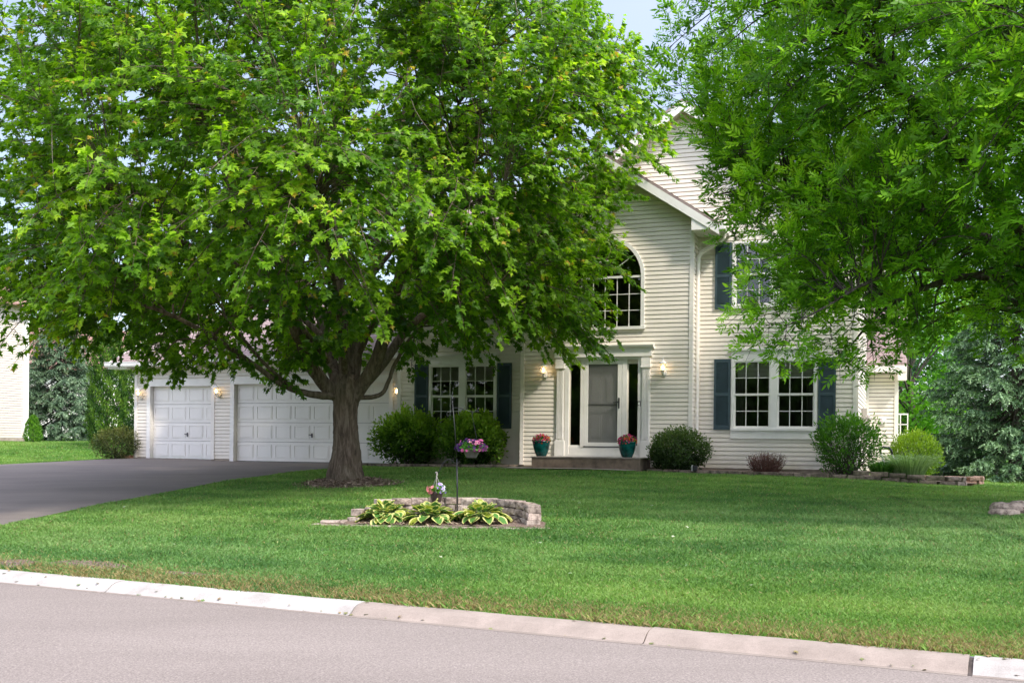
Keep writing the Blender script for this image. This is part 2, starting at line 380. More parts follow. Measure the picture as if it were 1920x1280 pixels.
# lawn sheet: parameterised along the kerb so that its edge follows it
def lawn_sheet():
    ts = np.unique(np.r_[-300, -200, -120, -80, -60, np.arange(-45, 40, .4), 45, 60, 90, 150, 250])
    ds = np.unique(np.r_[.33, np.arange(.6, 30, .4), np.arange(30, 60, 1.5), 65, 75, 90, 110, 140, 200, 300, 500])
    T, D = np.meshgrid(ts, ds, indexing='ij'); X = dirK[0] * T + nK[0] * D; Y = 9.13 + dirK[1] * T + nK[1] * D
    Z = hz(X, Y); V = np.stack([X, Y, Z], -1).reshape(-1, 3); nx, ny = X.shape
    i, j = np.meshgrid(np.arange(nx - 1), np.arange(ny - 1), indexing='ij'); a = (i * ny + j).ravel()
    F = np.stack([a, a + ny, a + ny + 1, a + 1], 1)
    tag(mesh_np('lawn', V, F, M['turf'], smooth=True), 'sloping front lawn ground under the grass', 'lawn', kind='structure')
lawn_sheet()
mb = MB(); mb.quad(K(-300, -9.5, 0), K(300, -9.5, 0), K(300, .0, 0), K(-300, .0, 0)); tag(mb.build('road', M['road']), 'light grey asphalt street', 'road', kind='structure')
mb = MB(); mb.quad(K(-300, -400, -.02), K(300, -400, -.02), K(300, -9.4, -.02), K(-300, -9.4, -.02)); tag(mb.build('ground', M['turf']), 'ground across the street', 'ground', kind='structure')
# kerb: a gutter pan and a rolled kerb cast in lengths
prof = [(-.02, .002), (.07, -.004), (.10, .010), (.13, .034), (.17, .062), (.22, .080), (.29, .088), (.36, .088), (.36, -.1)]
def kerb(t0, t1, mat):
    mb = MB(); ts = np.arange(t0, t1, .5).tolist() + [t1]; n = len(prof)
    off = [(rng.normal() * .002) for _ in ts]
    vs = [K(t, d, z + (off[i] if z > .01 else 0)) for i, t in enumerate(ts) for d, z in prof]
    fs = [(i * n + j, (i + 1) * n + j, (i + 1) * n + j + 1, i * n + j + 1) for i in range(len(ts) - 1) for j in range(n - 1)]
    fs += [tuple(range(n)), tuple(range((len(ts) - 1) * n, len(ts) * n))[::-1]]
    mb.add(vs, fs); mb.mi = [1 if (i < (len(ts) - 1) * (n - 1) and i % (n - 1) == 0) else 0 for i in range(len(fs))]
    return mb.build('kerb', [mat, M['gutter']], smooth=False)
def tof(x): return (x) / dirK[0]
for a, b, m_, lab in [(-60, tof(-4.30), 'kerb_white', 'whitened concrete kerb length at the left edge of the frame'), (tof(-4.285), tof(-1.53), 'kerb_white', 'whitened concrete kerb length left of the cracked joint'),
                      (tof(-1.515), tof(1.04), 'kerb_tan', 'tan concrete kerb length in front of the flower bed'), (tof(1.05), tof(3.22), 'kerb_tan', 'tan concrete kerb length before the right joint'), (tof(3.25), 60, 'kerb_white', 'white concrete kerb length in the bottom right corner')]:
    tag(kerb(a, b, M[m_]), lab, 'kerb', 'concrete kerb lengths', 'structure')
mb = MB(); bp = [(.0, -.02), (.12, .008), (.2, .06), (.34, .072)]
for (d0, z0_), (d1, z1_) in zip(bp[:-1], bp[1:]): mb.quad(K(-60, d0, z0_), K(60, d0, z0_), K(60, d1, z1_), K(-60, d1, z1_))
tag(mb.build('kerb_joint_dirt', M['dirt']), 'dark dirt showing in the kerb joints', 'kerb joint', kind='structure')
# driveway
from math import hypot
drv = [(-12.4, 8), (-12.4, 12.3), (-13.1, 15.2), (-13.45, 18.9), (-13.3, 21.6), (-12.95, 22.6), (-12.75, 23.6), (-12.7, 25.98), (-18.6, 25.99), (-18.6, 26.55), (-21.9, 26.55), (-22.3, 26.2), (-23.2, 24.5), (-24.2, 22.5), (-25, 20), (-25.6, 16), (-26, 4)]
drvW = np.array([H(a, b)[:2] for a, b in drv])
def _kd(p): return (p[1] - (9.13 - .487 * p[0])) * .899
for i0, i1 in ((0, 1), (-1, -2)):      # the drive stops at the back of the kerb
    a_, b_ = drvW[i0].copy(), drvW[i1]; f_ = (.355 - _kd(a_)) / (_kd(b_) - _kd(a_)); drvW[i0] = a_ + (b_ - a_) * f_
def inpoly(x, y, poly):
    x = np.asarray(x); y = np.asarray(y); r = np.zeros(x.shape, bool); n = len(poly); j = n - 1
    for i in range(n):
        xi, yi = poly[i]; xj, yj = poly[j]
        c = ((yi > y) != (yj > y)) & (x < (xj - xi) * (y - yi) / (yj - yi + 1e-12) + xi); r ^= c; j = i
    return r
def flat_patch(name, poly, dz, mat, label, cat, step=.35, kind='structure', edge=None):
    """a sheet that follows the ground inside an outline"""
    import bmesh
    bm = bmesh.new()
    P = np.array(poly); 
    pts = []
    n = len(P)
    for i in range(n):
        a, b = P[i], P[(i + 1) % n]; k = max(1, int(np.linalg.norm(b - a) / step))
        for q in range(k): pts.append(a + (b - a) * q / k)
    vs = [bm.verts.new((p[0], p[1], 0)) for p in pts]; bm.faces.new(vs)
    x0, y0 = P.min(0); x1, y1 = P.max(0)
    for x in np.arange(x0 + step, x1, step):
        bmesh.ops.bisect_plane(bm, geom=bm.verts[:] + bm.edges[:] + bm.faces[:], plane_co=(x, 0, 0), plane_no=(1, 0, 0))
    for y in np.arange(y0 + step, y1, step):
        bmesh.ops.bisect_plane(bm, geom=bm.verts[:] + bm.edges[:] + bm.faces[:], plane_co=(0, y, 0), plane_no=(0, 1, 0))
    co = np.array([v.co[:2] for v in bm.verts]); z = hz(co[:, 0], co[:, 1]) + (dz(co[:, 0], co[:, 1]) if callable(dz) else dz)
    for v, zz in zip(bm.verts, z): v.co.z = zz
    for f in bm.faces: 
        f.normal_update()
        if f.normal.z < 0: f.normal_flip()
    me = bpy.data.meshes.new(name); bm.to_mesh(me); bm.free(); me.materials.append(mat)
    me.polygons.foreach_set('use_smooth', [True] * len(me.polygons))
    o = bpy.data.objects.new(name, me); COL.objects.link(o); return tag(o, label, cat, kind=kind)
flat_patch('driveway', drvW, .022, M['drive'], 'dark asphalt driveway up to the garage', 'driveway', step=.7)
def blob(cx, cy, rx, ry, n=40, amp=.12, seed=0, rot=0):
    r = np.random.default_rng(seed); a = np.linspace(0, 2 * np.pi, n, endpoint=False)
    k = 1 + amp * sum(np.sin(a * f + r.uniform(0, 6)) / f ** .6 for f in (2, 3, 5, 7)) / 2
    x = rx * k * np.cos(a); y = ry * k * np.sin(a)
    return np.stack([cx + x * math.cos(rot) - y * math.sin(rot), cy + x * math.sin(rot) + y * math.cos(rot)], 1)
TM = (-3.38, 21.9)          # maple trunk
TA = (8.55, 16.3)           # ash trunk
mring = blob(TM[0] + .1, TM[1] - .3, 1.0, .85, seed=3, amp=.2)
flat_patch('mulch_ring', mring, lambda x, y: .01 + .17 * np.clip(1 - np.hypot(x - TM[0], y - TM[1]) / .95, 0, 1) ** 1.3, M['mulch'], 'brown shredded mulch mounded at the maple base', 'mulch', step=.1)
aring = blob(TA[0] + .15, TA[1] - .3, 1.38, 1.2, seed=5, amp=.12)
flat_patch('gravel_bed', aring, lambda x, y: .02 + .03 * np.sin(x * 23) * np.sin(y * 19), M['mulch'], 'gravelly bed around the right tree', 'gravel', step=.1)
bedL = np.array([H(a, b)[:2] for a, b in [(-12.7, 24.25), (-8.3, 24.1), (-8.3, 25.3), (-12.7, 25.9)]])
bedR = np.array([H(a, b)[:2] for a, b in [(-5.6, 24.0), (-4.5, 23.95), (-1, 23.85), (1.0, 23.9), (1.5, 25.0), (1.5, 26), (-.9, 27), (-.9, 25.3), (-5.6, 25.3)]])
flat_patch('mulch_bed', bedL, .05, M['mulch'], 'narrow mulch bed under the left front window', 'mulch', step=.3)
flat_patch('mulch_bed', bedR, lambda x, y: .06 + 0 * x, M['mulch'], 'mulch bed along the right front wall', 'mulch', step=.3)
fbed = np.array([(-2.75, 15.35), (-2.1, 15.2), (-.8, 14.95), (.45, 14.7), (.5, 15.2), (.2, 15.7), (-.2, 16.0), (-.8, 16.2), (-1.7, 16.2), (-2.2, 15.9)])
flat_patch('flower_bed', fbed, lambda x, y: .03 + .01 * np.sin(x * 20) * np.sin(y * 17), M['mulch'], 'soil of the stone edged flower bed', 'soil', step=.12)
walk = np.array([H(a, b)[:2] for a, b in [(-8.75, 23.15), (-5.75, 23.15), (-5.5, 23.6), (-5.5, 24.3), (-8.75, 24.3)]])
flat_patch('walkway', walk, .05, M['concrete'], 'pale concrete path in front of the step', 'path', step=.5)
# bare soil patches at the verge
for i, (x, y, rx, ry) in enumerate([(-4.9, 12.5, .55, .22), (-5.9, 12.7, .4, .2), (-3.5, 11.75, .35, .1)]):
    flat_patch('bare_soil', blob(x, y, rx, ry, seed=20 + i, amp=.3, rot=-.45), .012, M['mulch'], 'bare soil patch at the verge', 'soil', step=.1)

# ------------------------------------------------------------------ house
HR = -TH
O = (-6.64, 25.2, 1.0)      # base of the house in its own frame
house = thing('house', 'two storey cream sided house with dark shutters and garage behind the maple', 'house', H(*O), HR)
def hb(mb, name, mat, parent=None, **kw): 
    return mb.build(name, mat, parent or house, O, **kw)
def hbs(mb, name, mat, **kw):
    """each box or prism of the builder becomes an object of its own"""
    g = mb.g + [(len(mb.v), len(mb.f))]
    for (v0, f0), (v1, f1) in zip(g[:-1], g[1:]):
        q = MB(); q.v = mb.v[v0:v1]; q.f = [tuple(i - v0 for i in f) for f in mb.f[f0:f1]]; q.mi = [0] * len(q.f); hb(q, name, mat, **kw)
E_ = .1016
def siding(mb, s0, s1, z0, z1, c, opens=(), clip=None, axis='s', flip=1, lip=.016):
    """lapped courses on the plane c; opens are holes (s0,s1,z0,z1) or callables(zmid)->(s0,s1)|None"""
    z = z0
    while z < z1 - 1e-4:
        t = min(z + E_, z1); zm = (z + t) / 2
        A = [[s0, s1]]
        if clip:
            b_, tt = clip(z), clip(t)
            if b_ is None: z = t; continue
            if tt is None: tt = ((b_[0] + b_[1]) / 2,) * 2
        else: b_, tt = (s0, s1), (s0, s1)
        cuts = []
        for o in opens:
            if callable(o):
                r = o(zm)
                if r: cuts.append(r)
            elif o[2] < zm < o[3]: cuts.append(o[:2])
        seg = [(s0, s1)] if not clip else [(b_[0], b_[1])]
        for c0, c1 in cuts:
            ns = []
            for a, b in seg:
                if c1 <= a or c0 >= b: ns.append((a, b)); continue
                if a < c0: ns.append((a, c0))
                if c1 < b: ns.append((c1, b))
            seg = ns
        for a, b in seg:
            ta, tb = a, b
            if clip:
                if abs(a - b_[0]) < 1e-6: ta = tt[0]
                if abs(b - b_[1]) < 1e-6: tb = tt[1]
            f = flip
            def P(s_, dd, zz): return (s_, c - f * dd, zz) if axis == 's' else (c - f * dd, s_, zz)
            g = t - .017; k_ = (g - z) / (t - z); ga, gb = a + (ta - a) * k_, b + (tb - b) * k_
            vs = [P(a, lip, z), P(b, lip, z), P(b, lip * .95, z + .010), P(a, lip * .95, z + .010), P(gb, .006, g), P(ga, .006, g), P(gb, -.014, g), P(ga, -.014, g), P(tb, -.014, t), P(ta, -.014, t), P(a, -.014, z), P(b, -.014, z)]
            mb.add(vs, [(0, 1, 2, 3), (3, 2, 4, 5), (5, 4, 6, 7), (7, 6, 8, 9), (10, 11, 1, 0)])
        z = t
def solid_wall(mb, s0, s1, z0, z1, c, th, opens):
    """backing wall boxes around rectangular holes"""
    zs = sorted({z0, z1, *[o[2] for o in opens if z0 < o[2] < z1], *[o[3] for o in opens if z0 < o[3] < z1]})
    for a, b in zip(zs[:-1], zs[1:]):
        seg = [(s0, s1)]; zm = (a + b) / 2
        for o in opens:
            if o[2] < zm < o[3]:
                ns = []
                for p, q in seg:
                    if o[1] <= p or o[0] >= q: ns.append((p, q)); continue
                    if p < o[0]: ns.append((p, o[0]))
                    if o[1] < q: ns.append((o[1], q))
                seg = ns
        for p, q in seg: mb.box(p, q, c + .016, c + th, a, b)
cA, cB, cG2, cG1, cR = 25.2, 24.6, 25.85, 26.5, 30.9
WL = (-11.44, -9.62); WR = (-3.75, -1.86); ZL = (2.0, 3.58); ZU = (4.83, 6.30)
opA = [(*WL, *ZL), (*WL, *ZU), (*WR, *ZL), (*WR, *ZU)]
gapex, gz, pitch = -4.92, 9.50, .667
def clipA(z):
    if z <= 6.62: return (-12.35, -.98)
    h = (gz - z) / pitch
    return (gapex - h, min(gapex + h, -.98)) if h > 0 else None
mb = MB(); siding(mb, -12.35, -.98, 1.08, 9.5, cA, opA + [(-8.75, -4.57, 0, 6.6)], clipA); hb(mb, 'front_siding', M['siding'])
mb = MB(); solid_wall(mb, -12.35, -8.76, .7, 6.6, cA + .001, .14, opA); solid_wall(mb, -4.56, -.98, .7, 6.6, cA + .001, .14, opA)
mb.prism([(-8.76, 6.6), (-.98, 6.6), (-.98, 6.85), (gapex, gz - .02), (gapex - 4.3, 6.62)], 1, cA + .018, cA + .14)
hb(mb, 'wall_backing', M['room'])
# side walls
mb = MB(); siding(mb, cA + .01, cR, 1.0, 6.85, -.98, flip=-1, axis='c'); hb(mb, 'right_side_siding', M['siding'])
mb = MB(); siding(mb, cA + .01, 33, 1.0, 6.6, -12.35, flip=1, axis='c'); hb(mb, 'left_side_siding', M['siding'])
mb = MB(); mb.box(-1.12, -.985, cA + .15, 33, .7, 6.85).box(-12.34, -12.2, cA + .15, 33, .7, 6.6).box(-12.34, -.985, 33, 33.15, .7, 9.2).box(-12.2, -1.12, 28.4, 28.5, .9, 6.9).box(-12.2, -1.12, cA + .15, 28.4, .9, .98).box(-12.2, -1.12, cA + .15, 28.4, 4.05, 4.2); hb(mb, 'interior_walls', M['room'])
# entrance bay
bc, bs0, bs1 = -6.66, -8.75, -4.57
bz = 8.22
def clipB(z):
    if z <= 6.62: return (bs0, bs1)
    h = (bz - z) / pitch
    return (max(bs0, bc - h), min(bs1, bc + h)) if h > 0 else None
door_op = (-7.6, -5.78, 1.0, 3.64); arcR, arcZ = .90, 5.54
def arc_open(z):
    if 4.38 < z < arcZ: return (bc - arcR, bc + arcR)
    if arcZ <= z < arcZ + arcR: q = math.sqrt(arcR ** 2 - (z - arcZ) ** 2); return (bc - q, bc + q)
mb = MB(); siding(mb, bs0, bs1, 1.08, 8.3, cB, [door_op, arc_open], clipB); hb(mb, 'bay_siding', M['siding'])
mb = MB(); siding(mb, cB + .01, cA, 1.08, 6.6, bs1, flip=-1, axis='c'); hb(mb, 'bay_side_siding', M['siding']); mb = MB(); siding(mb, cB + .01, cA, 1.08, 6.6, bs0, flip=1, axis='c'); hb(mb, 'bay_side_siding', M['siding'])
mb = MB(); mb.box(bs0 + .02, -7.61, cB + .02, cB + .115, .7, 6.5).box(-5.78, bs1 - .02, cB + .02, cB + .115, .7, 6.5).box(-7.61, -5.78, cB + .02, cB + .115, 3.66, 4.37).box(bs0, bs1, cA + .2, cA + .3, 3.9, 4.0)
aa = np.linspace(0, np.pi, 25); arch = [(bc + arcR * math.cos(t), arcZ + arcR * math.sin(t)) for t in aa]
mb.prism([(bs1, 5.5), (bs1, 6.6), (bc, 8.2), (bs0, 6.6), (bs0, 5.5), (bc - arcR, 5.5)] + arch[::-1] + [(bc + arcR, 5.5)], 1, cB + .021, cB + .12)
hb(mb, 'bay_wall_backing', M['room'])
mb = MB()
for s0_, s1_, c_, z1_ in [(bs0 - .006, bs0 + .085, cB, 6.55), (bs1 - .085, bs1 + .006, cB, 6.55), (-12.36, -12.26, cA, 6.58), (-1.07, -.992, cA, 6.85)]:
    mb.box(s0_, s1_, c_ - .03, c_ + .01, 1.06, z1_)
hbs(mb, 'corner_trim', M['cream']); mb = MB(); mb.box(-.99, -.962, cA + .01, cA + .10, 1.0, 6.85).box(bs1 - .01, bs1 + .012, cB + .01, cB + .09, 1.06, 6.6).box(-12.375, -12.35, cA + .01, cA + .1, 1.06, 6.58).box(bs1 + .001, bs1 + .06, cA - .028, cA + .005, 1.06, 6.6)
hbs(mb, 'corner_trim', M['cream'])
mb = MB(); mb.box(-12.33, -8.74, cA + .004, cA + .2, .6, 1.085).box(-4.58, -1.0, cA + .004, cA + .2, .6, 1.085).box(-8.74, -4.58, cB + .004, cB + .2, .6, 1.08).box(-1.2, -1.0, cA + .2, 31, .6, 1.0); hbs(mb, 'foundation', M['found'])

# windows: frame with two sashes, muntins and panes
def double_window(s0, s1, z0, z1, c, apron=True, head=True):
    cas = MB(); t = .065; y0, y1 = c - .04, c + .05
    cas.box(s0 - .02, s0 + t - .02, y0, y1, z0 - .02, z1 + .02).box(s1 - t + .02, s1 + .02, y0, y1, z0 - .02, z1 + .02)
    cas.box(s0 + t - .02, s1 - t + .02, y0 + .001, y1, z1 - .03, z1 + .02).box(s0 - .03, s1 + .03, y0 - .02, y1 - .001, z0 - .05, z0 + .012)
    m = (s0 + s1) / 2; cas.box(m - .085, m + .085, y0 - .001, y1 + .001, z0 + .012, z1 - .03)
    fr = hb(cas, 'window', M['white'], bevel=.004)
    zm = z0 + (z1 - z0) * .5
    for a, b in ((s0 + t - .02, m - .085), (m + .085, s1 - t + .02)):
        lo = MB(); e = .035; yl = c + .005
        lo.box(a, a + e, yl, yl + .03, z0 + .012, zm).box(b - e, b, yl, yl + .03, z0 + .012, zm).box(a + e, b - e, yl + .001, yl + .029, z0 + .012, z0 + .06).box(a + e, b - e, yl + .001, yl + .029, zm - .035, zm)
        up = MB(); yu = c - .025
        up.box(a, a + e * .7, yu, yu + .028, zm - .02, z1 - .03).box(b - e * .7, b, yu, yu + .028, zm - .02, z1 - .03).box(a + e * .7, b - e * .7, yu + .001, yu + .027, zm - .022, zm + .022).box(a + e * .7, b - e * .7, yu + .001, yu + .027, z1 - .055, z1 - .03)
        hb(lo, 'sash', M['white']).parent = fr; hb(up, 'sash', M['white']).parent = fr
        for (z_a, z_b, y) in ((z0 + .05, zm - .03, yl + .014), (zm + .02, z1 - .05, yu + .014)):
            mu = MB(); w_ = (b - a) / 3
            for k in (1, 2): mu.box(a + w_ * k - .009, a + w_ * k + .009, y - .006, y - .001, z_a, z_b)
            mu.box(a + .02, b - .02, y - .007, y - .002, (z_a + z_b) / 2 - .008, (z_a + z_b) / 2 + .008)
            hb(mu, 'muntins', M['white']).parent = fr
            g = MB(); g.quad((a, y, z_a - .02), (b, y, z_a - .02), (b, y, z_b + .02), (a, y, z_b + .02)); hb(g, 'pane', M['glass']).parent = fr
    bl = MB()
    for k in range(int((z1 - z0) * .22 / .03)): bl.box(s0 + .1, s1 - .1, c + .16, c + .165, z1 - .06 - k * .03 - .022, z1 - .06 - k * .03)
    hb(bl, 'blind', M['soffit']).parent = fr
    for q0, q1 in ((s0 + .06, s0 + .24), (s1 - .24, s1 - .06)):
        cu = MB(); xs_ = np.linspace(q0, q1, 15); pts_ = [(x_, c + .22 + .018 * math.sin(i_ * 1.9)) for i_, x_ in enumerate(xs_)]
        for (xa_, ya_), (xb_, yb_) in zip(pts_[:-1], pts_[1:]): cu.quad((xa_, ya_, z0 + .02), (xb_, yb_, z0 + .02), (xb_, yb_, z1), (xa_, ya_, z1))
        hb(cu, 'curtain', M['curtain']).parent = fr
    if apron:
        ap = MB(); ap.box(s0 - .03, s1 + .02, c - .032, c, z0 - .21, z0 - .052).box(s0 - .03, s1 + .02, c - .04, c, z0 - .235, z0 - .211); hb(ap, 'window_apron', M['white'], bevel=.003)
    if head:
        ap = MB(); ap.box(s0 - .03, s1 + .03, c - .034, c, z1 + .022, z1 + .22).box(s0 - .07, s1 + .07, c - .07, c, z1 + .2205, z1 + .27); hb(ap, 'window_head', M['white'], bevel=.003)
double_window(*WL, *ZL, cA); double_window(*WL, *ZU, cA, apron=False, head=False); double_window(*WR, *ZL, cA); double_window(*WR, *ZU, cA, apron=False, head=False)
def shutter(s0, s1, z0, z1, c):
    mb = MB(); y0, y1 = c - .05, c - .014; t = .05; zm = z0 + (z1 - z0) * .5
    mb.box(s0, s0 + t, y0, y1, z0, z1).box(s1 - t, s1, y0, y1, z0, z1)
    for a, b in ((z0, z0 + .10), (zm - .035, zm + .035), (z1 - .075, z1)): mb.box(s0 + t, s1 - t, y0 + .003, y1 - .001, a, b)
    for a, b in ((z0 + .10, zm - .035), (zm + .035, z1 - .075)):
        z = a
        while z < b - .012:
            mb.add([(s0 + t, y0 + .006, z + .002), (s1 - t, y0 + .006, z + .002), (s1 - t, y1 - .002, z + .030), (s0 + t, y1 - .002, z + .030)], [(0, 1, 2, 3)])
            mb.add([(s0 + t, y0 + .006, z + .002), (s1 - t, y0 + .006, z + .002), (s1 - t, y0 + .008, z - .006), (s0 + t, y0 + .008, z - .006)], [(0, 1, 2, 3)])
            z += .0255
        mb.quad((s0 + t, y1 - .0005, a), (s1 - t, y1 - .0005, a), (s1 - t, y1 - .0005, b), (s0 + t, y1 - .0005, b))
    hb(mb, 'shutter', M['shutter'])
for (a, b) in (WL, WR):
    for (z0, z1) in ((1.97, 3.61), (4.78, 6.32)):
        shutter(a - .42, a - .04, z0, z1, cA); shutter(b + .04, b + .42, z0, z1, cA)

# arched window over the door
mb = MB(); o_ = arcR + .055; i_ = arcR - .03
outer = [(bc + o_ * math.cos(t), arcZ + o_ * math.sin(t)) for t in aa]; inner = [(bc + i_ * math.cos(t), arcZ + i_ * math.sin(t)) for t in aa]
n = len(aa)
for yy0, yy1 in ((cB - .05, cB + .04),):
    vs = [(x, yy0, z) for x, z in outer] + [(x, yy0, z) for x, z in inner] + [(x, yy1, z) for x, z in outer] + [(x, yy1, z) for x, z in inner]
    fs = []
    for k in range(n - 1): fs += [(k, k + 1, n + k + 1, n + k), (2 * n + k, 3 * n + k, 3 * n + k + 1, 2 * n + k + 1), (k, 2 * n + k, 2 * n + k + 1, k + 1), (n + k, n + k + 1, 3 * n + k + 1, 3 * n + k)]
    mb.add(vs, fs)
mb.box(bc - o_, bc - i_, cB - .05, cB + .04, 4.36, arcZ).box(bc + i_, bc + o_, cB - .05, cB + .04, 4.36, arcZ).box(bc - o_ - .02, bc + o_ + .02, cB - .065, cB + .039, 4.30, 4.37).box(bc - i_, bc + i_, cB - .03, cB + .038, arcZ - .03, arcZ + .02)
aw = hb(mb, 'arched_window', M['white'])
mb = MB(); yg = cB + .012
for k in range(1, 6): x = bc - i_ + k * 2 * i_ / 6; mb.box(x - .009, x + .009, yg - .012, yg - .002, 4.37, arcZ - .03)
for k in (1, 2): z = 4.37 + k * (arcZ - .03 - 4.37) / 3; mb.box(bc - i_, bc + i_, yg - .013, yg - .003, z - .008, z + .008)
for t in (36, 72, 108, 144):
    d = (math.cos(R(t)), math.sin(R(t))); mb.tube([(bc + .36 * d[0], yg - .008, arcZ + .02 + .36 * d[1]), (bc + (i_) * d[0], yg - .008, arcZ + i_ * d[1])], .009, 4)
mb.tube([(bc + .38 * math.cos(t), yg - .008, arcZ + .02 + .38 * math.sin(t)) for t in np.linspace(0, np.pi, 17)], .009, 4)
hb(mb, 'muntins', M['white']).parent = aw
mb = MB(); mb.add([(bc - i_, yg, 4.36), (bc + i_, yg, 4.36)] + [(x, yg, z) for x, z in inner], [tuple(range(2 + n))]); hb(mb, 'pane', M['glass']).parent = aw

# door surround with fluted pilasters
sur = None
for p0, p1 in ((-7.86, -7.62), (-5.77, -5.53)):
    mb = MB()
    mb.box(p0 + .02, p1 - .02, cB - .05, cB, 1.3, 3.66)
    for k in range(5): x = p0 + .045 + k * (p1 - p0 - .09 - .018) / 4; mb.box(x, x + .02, cB - .066, cB - .0505, 1.72, 3.38)
    mb.box(p0, p1, cB - .075, cB + .0005, 1.31, 1.68).box(p0 + .01, p1 - .01, cB - .082, cB + .0004, 3.44, 3.62).box(p0, p1, cB - .09, cB + .0003, 3.4, 3.4395)
    hb(mb, 'pilaster', M['white'], bevel=.003)
mb = MB(); mb.box(-7.88, -5.51, cB - .085, cB, 3.663, 3.84)
mb.prism([(cB, 3.84), (cB - .085, 3.84), (cB - .10, 3.86), (cB - .15, 3.895), (cB - .16, 3.93), (cB, 3.95)], 0, -7.93, -5.46); hb(mb, 'entablature', M['white'])
mb = MB(); yd = cB + .03
mb.box(-7.62, -7.53, yd - .06, yd + .09, 1.31, 3.65).box(-5.84, -5.77, yd - .06, yd + .09, 1.31, 3.65).box(-7.24, -7.17, yd - .04, yd + .09, 1.53, 3.6).box(-6.22, -6.11, yd - .04, yd + .09, 1.53, 3.6)
mb.box(-7.53, -5.84, yd - .059, yd + .088, 3.60, 3.65).box(-7.53, -5.84, yd - .03, yd + .085, 1.31, 1.53).box(-7.53, -5.84, yd - .06, yd - .0305, 1.31, 1.36).box(-7.53, -7.24, yd, yd + .08, 1.53, 1.58).box(-6.11, -5.84, yd, yd + .08, 1.53, 1.58); hb(mb, 'door_frame', M['white'])
for a0, a1 in ((-7.53, -7.24), (-6.11, -5.84)): mb = MB(); mb.box(a0, a0 + .025, yd + .03, yd + .06, 1.58, 3.6).box(a1 - .025, a1, yd + .03, yd + .06, 1.58, 3.6).box(a0 + .025, a1 - .025, yd + .031, yd + .059, 3.5, 3.6); hb(mb, 'sidelight_frame', M['soffit'])
for a0, a1 in ((-7.53, -7.24), (-6.11, -5.84)): g = MB(); g.quad((a0, yd + .045, 1.57), (a1, yd + .045, 1.57), (a1, yd + .045, 3.52), (a0, yd + .045, 3.52)); hb(g, 'sidelight', M['glass'])
# storm door in front of the panelled door
sd_ = MB(); x0, x1, z0, z1 = -7.165, -6.225, 1.555, 3.595; y = yd - .035
sd_.box(x0, x0 + .11, y, y + .035, z0, z1).box(x1 - .11, x1, y, y + .035, z0, z1).box(x0 + .11, x1 - .11, y + .001, y + .034, z0, z0 + .09).box(x0 + .11, x1 - .11, y + .001, y + .034, z1 - .10, z1)
storm = hb(sd_, 'storm_door', M['white'], bevel=.004)
mb = MB(); mb.quad((x0 + .1, y + .018, z0 + .08), (x1 - .1, y + .018, z0 + .08), (x1 - .1, y + .018, z1 - .09), (x0 + .1, y + .018, z1 - .09)); hb(mb, 'screen', M['screen']).parent = storm
mb = MB(); mb.box(x0 + .11, x1 - .11, y + .004, y + .016, 2.53, 2.55); hb(mb, 'screen_bar', M['dark']).parent = storm
mb = MB(); mb.box(x1 - .085, x1 - .055, y - .02, y, 2.45, 2.70); mb.tube([(x1 - .07, y - .02, 2.6), (x1 - .07, y - .06, 2.6), (x1 - .12, y - .065, 2.60), (x1 - .17, y - .06, 2.585), (x1 - .2, y - .055, 2.59)], .011, 6); hb(mb, 'door_handle', M['black']).parent = storm
mb = MB(); mb.box(x0 + .01, x1 - .01, y - .005, y + .06, 1.531, 1.556); hb(mb, 'threshold', M['dark'])
mb = MB(); mb.box(x0, x1, yd + .06, yd + .1, 1.53, 3.6)
for xa, xb in ((x0 + .14, -6.74), (-6.65, x1 - .14)):
    for za, zb in ((1.75, 2.3), (2.55, 3.2), (3.3, 3.5)):
        mb.box(xa, xb, yd + .05, yd + .0605, za, zb).box(xa + .04, xb - .04, yd + .04, yd + .0505, za + .04, zb - .04)
hb(mb, 'entry_door', M['doorpanel'])

# garage
G2o = (-17.79, -12.93, 1.0, 3.19); G1o = (-21.18, -18.74, 1.0, 3.19)
mb = MB(); siding(mb, -18.53, -12.3, 1.08, 3.8, cG2, [G2o]); hb(mb, 'garage_siding', M['siding'])
mb = MB(); siding(mb, -21.74, -18.5, 1.08, 3.75, cG1, [G1o]); hb(mb, 'garage_siding', M['siding'])
mb = MB(); siding(mb, cG2 + .01, cG1, 1.08, 3.75, -18.53, axis='c'); siding(mb, cG1 + .01, 32.5, 1.08, 3.75, -21.74, axis='c'); hb(mb, 'garage_side_siding', M['siding'])
mb = MB(); solid_wall(mb, -18.5, -12.35, .7, 3.8, cG2, .14, [(-17.83, -12.89, .5, 3.22)]); solid_wall(mb, -21.7, -18.55, .7, 3.75, cG1, .14, [(-21.22, -18.70, .5, 3.22)]); mb.box(-21.7, -21.6, cG1 + .15, 32.5, .7, 3.7).box(-21.7, -12.35, 32.5, 32.6, .7, 3.7); hb(mb, 'garage_wall_backing', M['room'])
mb = MB(); mb.box(-18.54, -17.92, cG2 - .004, cG2 + .1, .7, 1.085).box(-12.8, -12.36, cG2 - .004, cG2 + .1, .7, 1.085).box(-21.73, -21.32, cG1 - .004, cG1 + .1, .7, 1.085).box(-18.68, -18.53, cG1 - .004, cG1 + .1, .7, 1.085); hbs(mb, 'garage_foundation', M['found'])
mb = MB(); mb.box(-18.545, -18.44, cG2 - .03, cG2 + .01, 1.06, 3.8).box(-18.56, -18.535, cG2 - .02, cG2 + .1, 1.06, 3.8).box(-21.755, -21.65, cG1 - .03, cG1 + .01, 1.06, 3.76).box(-12.44, -12.37, cG2 - .03, cG2, 1.06, 3.8); hbs(mb, 'garage_corner_trim', M['cream'])
